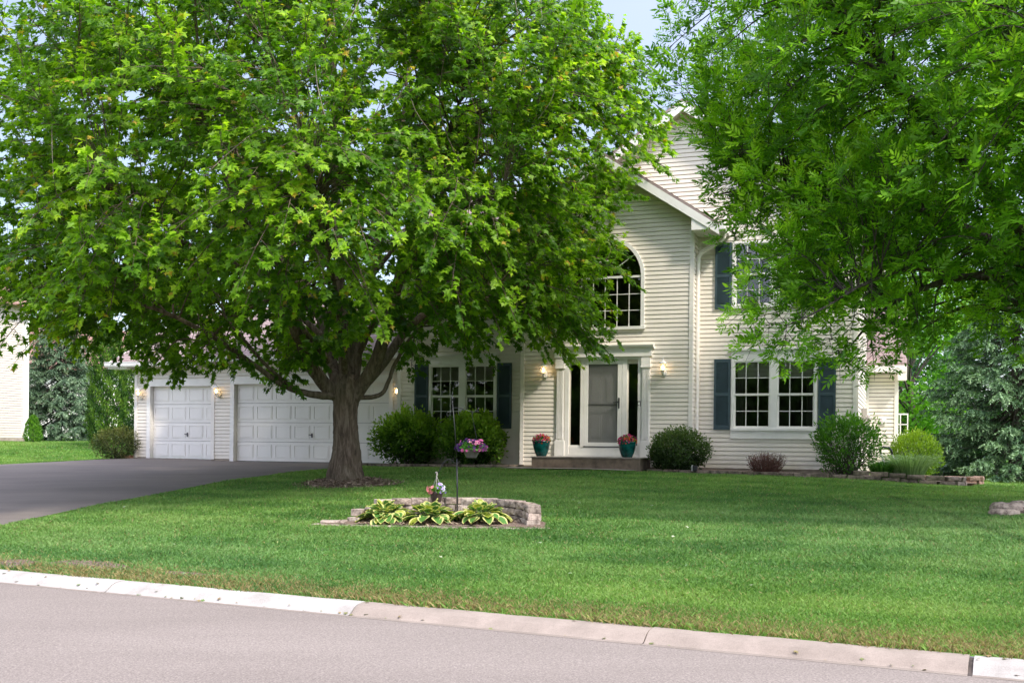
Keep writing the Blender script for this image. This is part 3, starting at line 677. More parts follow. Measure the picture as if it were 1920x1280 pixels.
def garage_door(s0, s1, c, cols, hs):
    mb = MB(); t = .125
    mb.box(s0 - t, s0, c - .03, c + .16, 1.0, 3.19).box(s1, s1 + t, c - .03, c + .16, 1.0, 3.19).box(s0 - t, s1 + t, c - .031, c + .159, 3.1905, 3.40)
    mb.prism([(c, 3.4), (c - .03, 3.4), (c - .05, 3.42), (c - .1, 3.45), (c - .11, 3.49), (c, 3.5)], 0, s0 - t - .07, s1 + t + .07)
    hb(mb, 'garage_door_trim', M['white'])
    mb = MB(); y = c + .13; z0, z1 = 1.03, 3.20; hh = (z1 - z0) / 4
    for r_ in range(4):
        za, zb = z0 + r_ * hh + .004, z0 + (r_ + 1) * hh - .004
        mb.box(s0 + .005, s1 - .005, y, y + .04, za, zb)
        w_ = (s1 - s0) / cols
        for k in range(cols):
            xa, xb = s0 + k * w_ + .055, s0 + (k + 1) * w_ - .055; p0, p1 = za + .09, zb - .075
            g = .022
            # raised frame bead around each field and a raised field
            mb.box(xa, xb, y - .013, y + .001, p0, p0 + g).box(xa, xb, y - .013, y + .001, p1 - g, p1).box(xa, xa + g, y - .0128, y + .001, p0 + g, p1 - g).box(xb - g, xb, y - .0128, y + .001, p0 + g, p1 - g)
            mb.prism([(xa + .035, p0 + .035), (xb - .035, p0 + .035), (xb - .035, p1 - .035), (xa + .035, p1 - .035)], 1, y - .007, y + .001)
    d = hb(mb, 'garage_door', M['gdoor'], bevel=.003)
    mb = MB(); mb.tube([(hs - .07, y - .05, 1.78), (hs + .05, y - .05, 1.76)], .012, 6).tube([(hs, y, 1.77), (hs, y - .05, 1.77)], .016, 6).box(hs - .02, hs + .02, y - .012, y, 1.70, 1.82); hb(mb, 'handle', M['dark']).parent = d
    mb = MB(); mb.box(s0 + .003, s1 - .003, y + .002, y + .038, 1.0, 1.032); hb(mb, 'bottom_seal', M['dark']).parent = d
    mb = MB(); mb.box(s0 - .1, s1 + .1, c - .06, c + .13, .9, 1.018); hb(mb, 'door_sill', M['concrete'])
garage_door(-17.79, -12.93, cG2, 8, -15.35); garage_door(-21.18, -18.74, cG1, 4, -19.95)

# roofs
def roof_slab(mb, pts, th=.06):
    """slab through four points (eave a, eave b, ridge b, ridge a), thickness downward"""
    mb.add([*pts, *[(x, y, z - th) for x, y, z in pts]], [(0, 1, 2, 3), (7, 6, 5, 4), (0, 4, 5, 1), (1, 5, 6, 2), (2, 6, 7, 3), (3, 7, 4, 0)])
def courses(mb, pa, pb, qa, qb, e=.142, th=.012):
    """shingle courses from the eave line pa-pb up to the ridge line qa-qb, each with a small step"""
    pa, pb, qa, qb = map(np.array, (pa, pb, qa, qb)); L_ = np.linalg.norm(qa - pa); k = int(L_ / e)
    nr = np.cross(pb - pa, qa - pa); nr = nr / np.linalg.norm(nr); nr = nr * (1 if nr[2] > 0 else -1)
    for i in range(k):
        a0, b0 = pa + (qa - pa) * i / k, pb + (qb - pb) * i / k; a1, b1 = pa + (qa - pa) * (i + 1) / k, pb + (qb - pb) * (i + 1) / k
        mb.add([a0 + nr * th, b0 + nr * th, b1 + nr * .001, a1 + nr * .001, a0, b0], [(0, 1, 2, 3), (4, 5, 1, 0)])
def uvf(x, y, z): return (x, math.hypot(y * .9, z * .6) * 1.0 + z * .45)
def uvs(x, y, z): return (x, (z) * 2.236)
def uvg(x, y, z): return (y, z * 1.8)
mb = MB()
# garage roofs (pitch .5)
for s0_, s1_, ce, ze in [(-19.25, -12.36, cG2 - .4, 3.93), (-22.45, -19.25, cG1 - .4, 3.88)]:
    rc = ce + 3.9; rz_ = ze + 1.95
    roof_slab(mb, [(s0_, ce, ze - .02), (s1_, ce, ze - .02), (s1_, rc, rz_ - .02), (s0_, rc, rz_ - .02)]); courses(mb, (s0_, ce, ze - .018), (s1_, ce, ze - .018), (s0_, rc, rz_ - .018), (s1_, rc, rz_ - .018))
    roof_slab(mb, [(s1_, 2 * rc - ce, ze - .02), (s0_, 2 * rc - ce, ze - .02), (s0_, rc, rz_ - .02), (s1_, rc, rz_ - .02)])
hb(mb, 'garage_roof', M['roof'], uv=uvs)
mb = MB(); mb.prism([(cG1, 3.7), (cG1 + 3.5, 5.6), (cG1 + 7, 3.7)], 0, -21.74, -21.7); mb.prism([(cG2, 3.7), (cG2 + 3.5, 5.6), (cG2 + 7, 3.7)], 0, -19.2, -19.16); hbs(mb, 'garage_gable', M['siding'])
def gutter(mb, s0, s1, c, z, h=.12, w_=.12):
    mb.box(s0, s1, c - w_, c - w_ + .012, z + .035, z + h).box(s0, s1, c - w_ + .012, c, z, z + .02).box(s0, s1, c - w_ - .012, c - w_ + .014, z + h, z + h + .018)
    mb.prism([(c - w_ + .03, z), (c - w_, z + .036), (c - w_ + .012, z + .04), (c - w_ + .04, z + .021)], 0, s0, s1)
    mb.box(s0, s0 + .004, c - w_ + .012, c, z + .02, z + h).box(s1 - .004, s1, c - w_ + .012, c, z + .02, z + h)
mb = MB(); gutter(mb, -19.27, -12.37, cG2 - .4, 3.80); gutter(mb, -22.47, -19.28, cG1 - .4, 3.76); hb(mb, 'gutter', M['white'])
mb = MB(); mb.box(-19.24, -12.37, cG2 - .4, cG2, 3.80, 3.815).box(-22.4, -19.24, cG1 - .4, cG1, 3.75, 3.765).box(-19.24, -12.37, cG2 - .4, cG2 - .38, 3.8155, 3.90).box(-22.4, -19.24, cG1 - .4, cG1 - .38, 3.7655, 3.85).box(-18.6, -18.54, cG2 - .02, cG1, 3.7, 3.8)
hbs(mb, 'garage_soffit', M['soffit'])
mb = MB(); # rake boards at the left garage gable
mb.add([(-22.46, cG1 - .4, 3.7), (-22.46, cG1 + 3.5, 5.65), (-22.46, cG1 + 3.5, 5.82), (-22.46, cG1 - .4, 3.88), (-22.44, cG1 - .4, 3.7), (-22.44, cG1 + 3.5, 5.65), (-22.44, cG1 + 3.5, 5.82), (-22.44, cG1 - .4, 3.88)], [(0, 1, 2, 3), (7, 6, 5, 4), (0, 4, 5, 1), (3, 2, 6, 7)])
mb.box(-22.44, -21.75, cG1 - .395, cG1, 3.70, 3.749); hb(mb, 'rake_board', M['white'])
# main roof over the left part
mb = MB(); roof_slab(mb, [(-12.75, cA - .4, 6.66), (-9.0, cA - .4, 6.66), (-7.0, 29.3, 8.9), (-12.75, 29.3, 8.9)]); courses(mb, (-12.75, cA - .4, 6.662), (-9.0, cA - .4, 6.662), (-12.75, 29.3, 8.902), (-7.0, 29.3, 8.902))
roof_slab(mb, [(-5, 33.6, 6.7), (-12.75, 33.6, 6.7), (-12.75, 29.3, 8.9), (-5, 29.3, 8.9)]); hb(mb, 'main_roof', M['roof'], uv=uvs)
mb = MB(); gutter(mb, -12.77, -9.35, cA - .4, 6.54); hb(mb, 'gutter', M['white'])
mb = MB(); mb.box(-12.75, -9.3, cA - .4, cA, 6.54, 6.555).box(-12.75, -9.3, cA - .4, cA - .385, 6.5555, 6.64); hbs(mb, 'main_soffit', M['soffit'])
mb = MB(); mb.prism([(cA + .05, 6.55), (29.3, 8.8), (33.4, 6.6)], 0, -12.34, -12.3); hb(mb, 'side_gable', M['siding'])
def gable_roof(apex, az, s_l, s_r, c0, c1, tag_, fh=.2):
    zl = az - (apex - s_l) * pitch; zr = az - (s_r - apex) * pitch
    mb = MB()
    roof_slab(mb, [(s_l, c0, zl), (s_l, c1, zl), (apex, c1, az), (apex, c0, az)]); roof_slab(mb, [(s_r, c1, zr), (s_r, c0, zr), (apex, c0, az), (apex, c1, az)])
    courses(mb, (s_l, c0, zl + .001), (s_l, c1, zl + .001), (apex, c0, az + .001), (apex, c1, az + .001)); courses(mb, (s_r, c0, zr + .001), (s_r, c1, zr + .001), (apex, c0, az + .001), (apex, c1, az + .001))
    hb(mb, tag_ + '_roof', M['roof'], uv=uvg)
    mb = MB(); t = .062
    for se, ze in ((s_l, zl), (s_r, zr)):
        mb.add([(x, y, z) for y in (c0 - .001, c0 + .025) for x, z in ((se, ze - t), (apex, az - t), (apex, az - t - fh * 1.1), (se, ze - t - fh))], [(0, 1, 2, 3), (7, 6, 5, 4), (0, 4, 5, 1), (1, 5, 6, 2), (2, 6, 7, 3), (3, 7, 4, 0)])
    hb(mb, tag_ + '_rake_board', M['white'])
    mb = MB()
    for se, ze in ((s_l, zl), (s_r, zr)):
        q = t + fh * .8
        mb.add([(se, c0 + .025, ze - q), (apex, c0 + .025, az - q), (apex, c0 + .36, az - q), (se, c0 + .36, ze - q)], [(0, 1, 2, 3)])
        for k in range(1, int(abs(se - apex) / .3)):
            x = apex + (se - apex) * k * .3 / abs(se - apex); z = az - q - abs(x - apex) * pitch
            mb.box(x - .006, x + .006, c0 + .03, c0 + .355, z - .012, z - .002)
    hb(mb, tag_ + '_rake_soffit', M['soffit'])
    return zl, zr
gable_roof(gapex, 9.68, -9.3, -.55, cA - .35, 33.3, 'gable')
_, zr = gable_roof(bc, 8.42, -9.38, -3.94, cB - .35, cA, 'bay')
mb = MB()   # boxed eave returns of the bay
for a0, a1 in ((-4.57, -4.1), (-9.22, -8.75)):
    mb.prism([(a0, 6.48), (a1, 6.48), (a1, 6.62 if a1 > -6 else 6.92), (a0, 6.92 if a1 > -6 else 6.62)], 1, cB - .33, cB - .30); mb.box(a0, a1, cB - .30, cA, 6.48, 6.50)
hbs(mb, 'eave_return', M['white'])
mb = MB(); mb.box(-3.95, -3.93, cB - .33, cA, 6.44, 6.58).box(-4.1, -3.95, cB - .33, cA, 6.47, 6.49); mb.box(-3.935, -3.83, cB - .36, cA + .0, 6.46, 6.475).box(-3.84, -3.825, cB - .36, cA, 6.475, 6.60).box(-3.93, -3.84, cB - .36, cB - .345, 6.476, 6.59); hb(mb, 'gutter', M['white'])
mb = MB()
def rect_pipe(mb, path, w_=.075, d_=.055): 
    vs, fs = tube_np(path, .055, 4, True); mb.add(vs, fs)
mb.tube([(-3.88, cB + .1, 6.46), (-3.90, cB + .12, 6.36), (-4.0, cB + .15, 6.26), (-4.2, cB + .2, 6.18), (-4.42, cB + .28, 6.08), (-4.51, cB + .3, 5.98), (-4.52, cB + .3, 5.8), (-4.52, cB + .3, 1.25), (-4.5, cB + .2, 1.15)], .045, 8)
hb(mb, 'downspout', M['cream'])
mb = MB(); mb.box(-.98, -.56, cA - .33, 33, 6.58, 6.6).box(-.57, -.55, cA - .33, 33, 6.6, 6.72); hb(mb, 'side_soffit', M['soffit'])
# single storey rear bump-out on the right
mb = MB(); siding(mb, -.97, -.235, .95, 3.62, cR); hb(mb, 'annex_siding', M['siding'])
mb = MB(); siding(mb, cR + .01, 34, .95, 3.7, -.16, flip=-1, axis='c'); hb(mb, 'annex_side_siding', M['siding'])
mb = MB(); mb.box(-.97, -.17, cR + .01, 34, .7, 3.7); hb(mb, 'annex_wall_backing', M['room'])
mb = MB(); mb.box(-.24, -.15, cR - .03, cR + .01, .95, 3.65).box(-.97, -.9, cR - .03, cR, .95, 3.65).box(-.155, -.14, cR + .01, cR + .1, .95, 3.65); hbs(mb, 'annex_corner_trim', M['cream'])
mb = MB(); ce = cR - .35; roof_slab(mb, [(-.97, ce, 3.86), (.07, ce, 3.86), (.07, ce + 3.6, 5.8), (-.97, ce + 3.6, 5.8)]); courses(mb, (-.97, ce, 3.862), (.07, ce, 3.862), (-.97, ce + 3.6, 5.802), (.07, ce + 3.6, 5.802), e=.128)
hb(mb, 'annex_roof', M['roof'], uv=lambda x, y, z: (x, z * 2.12))
mb = MB(); mb.box(-.965, .05, ce - .015, ce, 3.62, 3.80).box(-.16, .05, ce + .001, ce + .35, 3.40, 3.62); mb.add([(.05, ce, 3.4), (.05, ce + 3.6, 5.35), (.05, ce + 3.6, 5.73), (.05, ce, 3.79), (.07, ce, 3.4), (.07, ce + 3.6, 5.35), (.07, ce + 3.6, 5.73), (.07, ce, 3.79)], [(0, 1, 2, 3), (7, 6, 5, 4), (0, 4, 5, 1), (3, 2, 6, 7), (0, 3, 7, 4)]); mb.box(-.965, -.16, ce + .001, cR, 3.62, 3.635); hb(mb, 'annex_fascia', M['cream'])
mb = MB(); mb.box(-.16, .12, cR + .9, cR + .93, 1.95, 1.99).box(-.16, .12, cR + .9, cR + .93, 2.51, 2.55).box(-.16, .12, cR + .9, cR + .93, 2.23, 2.26).box(.09, .12, cR + .9, cR + .93, 1.99, 2.51).box(-.1, -.07, cR + .9, cR + .93, 1.99, 2.51)
cw = hb(mb, 'casement_window', M['white']); g = MB(); g.quad((-.1, cR + .92, 1.99), (.1, cR + .92, 1.99), (.1, cR + .92, 2.51), (-.1, cR + .92, 2.51)); hb(g, 'pane', M['glass']).parent = cw

# ------------------------------------------------------------------ things fixed to or standing by the house
def Hrot(loc_sc, z): return H(loc_sc[0], loc_sc[1], z)
def lantern(s_, c_, z_, label, first=None, group='lit white wall lanterns on the front'):
    loc = H(s_, c_, z_)
    if first:
        r = first.copy(); COL.objects.link(r); r.location = loc; r['label'] = label
        for ch in list(first.children):
            q = ch.copy(); COL.objects.link(q); q.parent = r
            for g_ in ch.children: g2 = g_.copy(); COL.objects.link(g2); g2.parent = q
        return r
    t = thing('wall_lantern', label, 'wall lamp', loc, HR, group)
    mb = MB(); mb.lathe([(.0, -.012), (.055, -.01), (.055, .01), (0, .012)], 0, 0, 0, 12); mb.v = [(x, -z_ * 1 - .006 - 0 * y, y * 2.0 - .06) for x, y, z_ in mb.v]
    mb.build('backplate', M['white'], t, smooth=True)
    mb = MB(); mb.tube([(0, -.02, -.10), (0, -.07, -.13), (0, -.13, -.12), (0, -.16, -.08), (0, -.165, -.04)], .011, 6).tube([(0, -.02, -.03), (0, -.07, -.02), (0, -.1, -.06), (0, -.07, -.1), (0, -.045, -.07)], .009, 6)
    for k in range(5): a_ = k * 1.257; mb.tube([(.0, -.12, -.12), (.03 * math.cos(a_), -.12 + .03 * math.sin(a_), -.1), (.055 * math.cos(a_), -.12 + .055 * math.sin(a_), -.055)], .008, 5)
    mb.build('scroll_arm', M['white'], t)
    mb = MB(); mb.lathe([(.035, -.045), (.055, -.03), (.062, .0), (.066, .12)], 0, -.165, 0, 12, cap=False); mb.build('glass_shade', M['lampglass'], t, smooth=True)
    mb = MB()
    for k in range(6): a_ = k * 1.047; mb.tube([(.05 * math.cos(a_), -.165 + .05 * math.sin(a_), -.035), (.07 * math.cos(a_), -.165 + .07 * math.sin(a_), .122)], .004, 4)
    mb.lathe([(.0, -.06), (.045, -.05), (.058, -.035), (.04, -.03), (0, -.03)], 0, -.165, 0, 12, cap=False); mb.build('cage', M['white'], t)
    mb = MB(); mb.lathe([(.095, .118), (.098, .13), (.06, .165), (.025, .195), (.012, .205), (.016, .22), (.006, .24), (.005, .275), (.0, .28)], 0, -.165, 0, 16, cap=False); mb.build('cap', M['white'], t, smooth=True)
    mb = MB(); mb.lathe([(.0, -.02), (.022, 0), (.028, .04), (.02, .075), (0, .1)], 0, -.165, .0, 10, cap=False); mb.build('bulb', M['bulb'], t, smooth=True)
    return t
L1 = lantern(-8.12, cB - .016, 3.33, 'lit white wall lantern left of the front door')
lantern(-5.22, cB - .016, 3.35, 'lit white wall lantern right of the front door', L1)
lantern(-18.28, cG2 - .016, 2.96, 'lit white wall lantern between the two garage doors', L1)
lantern(-21.5, cG1 - .016, 2.95, 'lit white wall lantern at the left corner of the garage', L1)
lantern(-12.62, cG2 - .016, 2.92, 'lit white wall lantern mostly hidden at the right end of the garage', L1)
t = thing('doorbell', 'small black framed doorbell on the door frame beside the right sidelight', 'doorbell', H(-5.805, cB - .035, 2.52), HR)
mb = MB(); mb.box(-.035, .035, -.02, 0, -.02, .10); mb.build('mount', M['black'], t, bevel=.004)
mb = MB(); mb.box(-.022, .022, -.035, -.0201, -.06, .075); mb.build('button_plate', M['white'], t, bevel=.004)
mb = MB(); mb.lathe([(0, 0), (.012, 0), (.012, .01), (0, .012)], 0, 0, 0, 12); mb.v = [(x, -.035 - z, y) for x, y, z in mb.v]; mb.build('button', M['black'], t)
t = thing('meter_box', 'tall grey electric meter box on the right side wall', 'meter box', H(-.96, 27.6, 2.3), HR)
mb = MB(); mb.box(0, .12, -.16, .16, -.75, .25); mb.build('case', M['greymetal'], t, bevel=.01)
mb = MB(); mb.lathe([(.09, 0), (.09, .05), (.08, .09), (0, .11)], 0, 0, 0, 16); mb.v = [(.12 + z, y, x) for x, y, z in mb.v]; mb.build('meter_dome', M['greymetal'], t, smooth=True)
mb = MB(); mb.tube([(.06, 0, -.75), (.06, 0, -1.35)], .025, 8); mb.build('conduit', M['greymetal'], t, smooth=True)
t = thing('flood_light', 'pale grey flood light on the side wall behind the meter box', 'flood light', H(-.5, cR - .03, 2.32), HR)
mb = MB(); mb.box(-.06, .06, -.03, 0, -.06, .06); mb.build('base', M['white'], t, bevel=.005)
mb = MB(); mb.lathe([(.02, 0), (.05, .03), (.075, .10), (.07, .13), (0, .12)], 0, 0, 0, 14); mb.v = [(x - z * .7, -.05 - z * .8, y - .02 - z * .3) for x, y, z in mb.v]; mb.build('lamp_head', M['greymetal'], t, smooth=True)
# concrete step
mb = MB(); mb.box(-8.08, -5.53, 23.5, cB + .05, .75, 1.285); mb.box(-8.1, -5.51, 23.48, cB + .05, 1.2855, 1.31)
mb.mi = [0] * 6 + [1] * 6; o = mb.build('concrete_step', [M['stepface'], M['concrete']], None, (-6.8, 24, .95), rz=HR, bevel=.008); tag(o, 'wide brown stained concrete step under the front door', 'step')
# ground spotlight
x, y, _ = H(-4.33, 23.72); z = hz1(x, y)
t = thing('spot_light', 'small black garden spotlight by the round shrub', 'spotlight', (x, y, z), HR)
mb = MB(); mb.box(-.05, .05, -.05, .06, .08, .19); mb.build('housing', M['black'], t, bevel=.008); mb = MB(); mb.box(-.065, -.052, -.045, .05, .07, .2); mb.build('bracket', M['white'], t)
mb = MB(); mb.tube([(0, 0, -.05), (0, 0, .09)], .012, 6); mb.build('stake', M['black'], t)
# cart handle seen over the ornamental grass
x, y, _ = H(-.28, 25.4); z = hz1(x, y)
t = thing('hand_cart', 'white tubular cart handle with dark curved grip behind the grass tuft', 'cart', (x, y, z), HR)
mb = MB(); mb.tube([(-.05, 0, .05), (-.16, -.02, .5), (-.2, -.04, .62)], .018, 8).tube([(.28, .1, .05), (.10, .05, .45), (.03, .02, .60)], .018, 8); mb.build('frame_tube', M['white'], t, smooth=True)
mb = MB(); mb.tube([(-.19, -.035, .58), (-.215, -.04, .69), (-.15, -.03, .73), (-.02, 0, .72), (.03, .02, .66), (.045, .025, .57)], .024, 8); mb.build('grip', M['dark'], t, smooth=True)
mb = MB(); mb.box(-.28, .05, -.02, .3, .05, .4); mb.build('tub', plain('navy_plastic', (.02, .045, .09), .5, .2), t, bevel=.04)

# ------------------------------------------------------------------ block edging and walls
def blockwall(name, pts, courses_, label, cat, mat, L_=.29, hh=.1, dp=.2, base=None, jit=.012, seed=1, crs=None):
    """split-face blocks laid end to end along a polyline, one mesh"""
    r = np.random.default_rng(seed); pts = np.array(pts, float); seg = np.linalg.norm(np.diff(pts, axis=0), axis=1); cum = np.r_[0, np.cumsum(seg)]
    mb = MB(); cols = []
    for k in range(courses_):
        d = -(L_ / 2) * (k % 2)
        while d < cum[-1] - .03:
            a_, b_ = max(d, 0), min(d + L_ * r.uniform(.93, 1.05), cum[-1]); m_ = (a_ + b_) / 2
            if b_ - a_ < .05: d = b_; continue
            P = lambda t: np.array([np.interp(t, cum, pts[:, 0]), np.interp(t, cum, pts[:, 1])])
            n_here = crs(m_ / cum[-1]) if crs else courses_
            d = b_ + .002
            if k >= n_here: continue
            p, q = P(a_ + .007), P(b_ - .007); c_ = (p + q) / 2; t_ = (q - p) / np.linalg.norm(q - p); t_ = np.array([t_[0] * math.cos(j) - t_[1] * math.sin(j), t_[0] * math.sin(j) + t_[1] * math.cos(j)]) if (j := r.normal() * .03) else t_
            n_ = np.array([-t_[1], t_[0]]); hl = np.linalg.norm(q - p) / 2; z0 = (base(*c_) if base else hz1(*c_)) + k * hh - .03 * (k == 0); z1 = z0 + hh - .009 + .03 * (k == 0)
            c_ = c_ + n_ * r.normal() * jit
            vs = []
            for zz in (z0, z1):
                for sx, sy in ((-1, -1), (1, -1), (1, 1), (-1, 1)):
                    w_ = dp / 2
                    v = c_ + t_ * sx * (hl - r.uniform(0, .006)) + n_ * sy * (w_ + r.uniform(-.008, .008)); vs.append((v[0], v[1], zz + r.normal() * .003))
            f0 = c_ - n_ * (dp / 2 + r.uniform(.008, .022)); vs.append((f0[0], f0[1], (z0 + z1) / 2)); 
            mb.add(vs, [(3, 2, 1, 0), (4, 5, 6, 7), (0, 1, 8), (1, 5, 8), (5, 4, 8), (4, 0, 8), (1, 2, 6, 5), (2, 3, 7, 6), (3, 0, 4, 7)])
            g = r.uniform(.55, 1.2); tint = np.array([g * r.uniform(.97, 1.06), g, g * r.uniform(.92, 1.02), 1]); cols += [tint] * 9
    return tag(mb.build(name, mat, None, (pts[0][0], pts[0][1], hz1(*pts[0])), cols=cols, bevel=.006), label, cat)
def HP(l): return [H(a, b)[:2] for a, b in l]
blockwall('edging_wall', HP([(-13.0, 24.15), (-12, 24.12), (-10.5, 24.1), (-9, 24.1), (-8.5, 24.1)]), 1, 'low dark block edging left of the step', 'edging', M['darkstone'], L_=.42, seed=3)
zed = lambda x, y: float(np.interp((x * CT - y * ST), [-5.5, -3, -1, .4, 1.6, 2.2], [.965, .95, .92, .84, .79, .78]))
blockwall('edging_wall', HP([(-5.45, 23.93), (-4.5, 23.88), (-3, 23.85), (-1.5, 23.85), (0, 23.85), (.7, 23.85), (.95, 23.95), (1.1, 24.15), (1.15, 24.4)]), 2, 'long dark block edging right of the step', 'edging', M['darkstone'], L_=.36, hh=.10, crs=lambda f: 1 if f < .62 else 2,
          base=zed, seed=4)
blockwall('edging_wall', HP([(.2, 26.1), (.45, 25.55), (.8, 25.2), (1.2, 25.1), (1.5, 25.3), (1.6, 25.8)]), 2, 'reddish block edging curving behind at the right corner', 'edging', M['redstone'], L_=.3, base=lambda x, y: .80, seed=6)
arc = [(-2.30, 15.45), (-2.1, 15.85), (-1.65, 16.12), (-1.2, 16.2), (-.7, 16.15), (-.25, 15.98), (.1, 15.65), (.28, 15.25), (.33, 14.95)]
arc_s = []
ar = np.array(arc); cum = np.r_[0, np.cumsum(np.linalg.norm(np.diff(ar, axis=0), axis=1))]
for t_ in np.linspace(0, cum[-1], 30): arc_s.append((np.interp(t_, cum, ar[:, 0]), np.interp(t_, cum, ar[:, 1])))
blockwall('stone_wall', arc_s, 3, 'low curved wall of tan stone blocks behind the hostas', 'wall', M['stone'], L_=.28, hh=.105, dp=.19, crs=lambda f: 1 if f < .07 else 2 if f < .17 else 3, seed=9, jit=.012, base=lambda x, y: min(hz1(x, y), .50) - .015)
blockwall('stone_edging', [(-2.85, 15.42), (-2.5, 15.30), (-2.1, 15.17), (-1.2, 15.0), (-.4, 14.85), (.3, 14.72), (.62, 14.72)], 1, 'flat stone strip along the front of the flower bed', 'edging', M['stone'], L_=.45, hh=.035, dp=.12, seed=10, jit=.004)
blockwall('stone_edging', [(-2.75, 15.5), (-2.35, 15.5)], 1, 'two flat stones at the left tip of the flower bed', 'edging', M['stone'], L_=.3, hh=.06, dp=.22, seed=12)
# rocks around the right tree
for i, (x, y, sx, sy, sz, lab) in enumerate([(7.10, 15.45, .22, .14, .09, 'flat grey rock at the left tip of the gravel bed'), (7.40, 15.95, .28, .16, .13, 'large flat rock at the back left of the gravel bed'), (7.90, 16.4, .32, .16, .12, 'long flat rock at the back of the gravel bed'), (7.45, 14.85, .24, .13, .06, 'low flat rock at the front left of the gravel bed'), (8.10, 14.6, .26, .14, .07, 'low flat rock at the front of the gravel bed')]):
    mb = MB(); r = np.random.default_rng(40 + i); k = 10
    ring = lambda f, z: [(x + sx * f * math.cos(q) * (1 + .15 * math.sin(3 * q + i)), y + sy * f * math.sin(q) * (1 + .15 * math.cos(2 * q + i)), hz1(x, y) + z + r.normal() * .006) for q in np.linspace(0, 2 * np.pi, k, endpoint=False)]
    vs = ring(1, -.03) + ring(1.03, sz * .6) + ring(.86, sz) + ring(.4, sz * 1.06)
    mb.add(vs, [(j * k + q, j * k + (q + 1) % k, (j + 1) * k + (q + 1) % k, (j + 1) * k + q) for j in range(3) for q in range(k)] + [tuple(range(3 * k, 4 * k))])
    o = mb.build('rock', M['stone'], None, (x, y, hz1(x, y)), smooth=False, bevel=.01, cols=[(1.05, 1, .95, 1)] * (3 * k + 1)); tag(o, lab, 'rock', 'rocks edging the bed of the right tree')
mb = MB(); x, y, _ = H(-21.95, 26.35); mb.box(-22.15, -21.76, 26.3, 26.5, .95, 1.13); tag(mb.build('brick_edging', M['brick'], None, (-21.95, 26.4, .95), rz=HR, bevel=.006), 'short orange brick edging at the garage corner', 'edging')

# ------------------------------------------------------------------ trees
def curve(pts, n):
    """smooth path through points"""
    p = np.asarray(pts, float); t = np.r_[0, np.cumsum(np.linalg.norm(np.diff(p, axis=0), axis=1))]; q = np.linspace(0, t[-1], n)
    if len(p) < 3: return np.stack([np.interp(q, t, p[:, i]) for i in range(p.shape[1])], 1)
    m = np.gradient(p, t, axis=0); k = np.clip(np.searchsorted(t, q) - 1, 0, len(p) - 2); h = (t[k + 1] - t[k])[:, None]; u = ((q - t[k])[:, None]) / h
    return (2 * u**3 - 3 * u**2 + 1) * p[k] + (u**3 - 2 * u**2 + u) * h * m[k] + (-2 * u**3 + 3 * u**2) * p[k + 1] + (u**3 - u**2) * h * m[k + 1]
class Tubes:
    """many tapered tubes gathered as one quad mesh"""
    def __init__(s): s.V = []; s.F = []; s.n = 0
    def add(s, path, rad, k=6, lump=0, r=None):
        p, d, u, v = frames(path); n = len(p); rad = np.broadcast_to(np.asarray(rad, float), (n,))
        a = np.arange(k) * 2 * np.pi / k; rr = rad[:, None] * np.ones((n, k))
        if lump and r is not None:
            ph = r.uniform(0, 6.3, 4); tt = np.arange(n)[:, None] * .35
            rr *= 1 + lump * (np.sin(3 * a + ph[0] + tt * .3) * .5 + np.sin(5 * a + ph[1] - tt * .2) * .35 + np.sin(9 * a + ph[2]) * .3 + r.normal(size=(n, k)) * .12)
        V = p[:, None] + rr[..., None] * (np.cos(a)[None, :, None] * u[:, None] + np.sin(a)[None, :, None] * v[:, None])
        j, i = np.meshgrid(np.arange(n - 1), np.arange(k), indexing='ij'); i2 = (i + 1) % k
        s.F.append(np.stack([j * k + i, j * k + i2, (j + 1) * k + i2, (j + 1) * k + i], -1).reshape(-1, 4) + s.n)
        s.V.append(V.reshape(-1, 3)); s.n += n * k
    def build(s, name, mat, parent, origin): return mesh_np(name, np.concatenate(s.V), np.concatenate(s.F), mat, parent, smooth=True, origin=origin)
def lerp(a, b, t): return a + (b - a) * t
UP = np.array([0, 0, 1.])
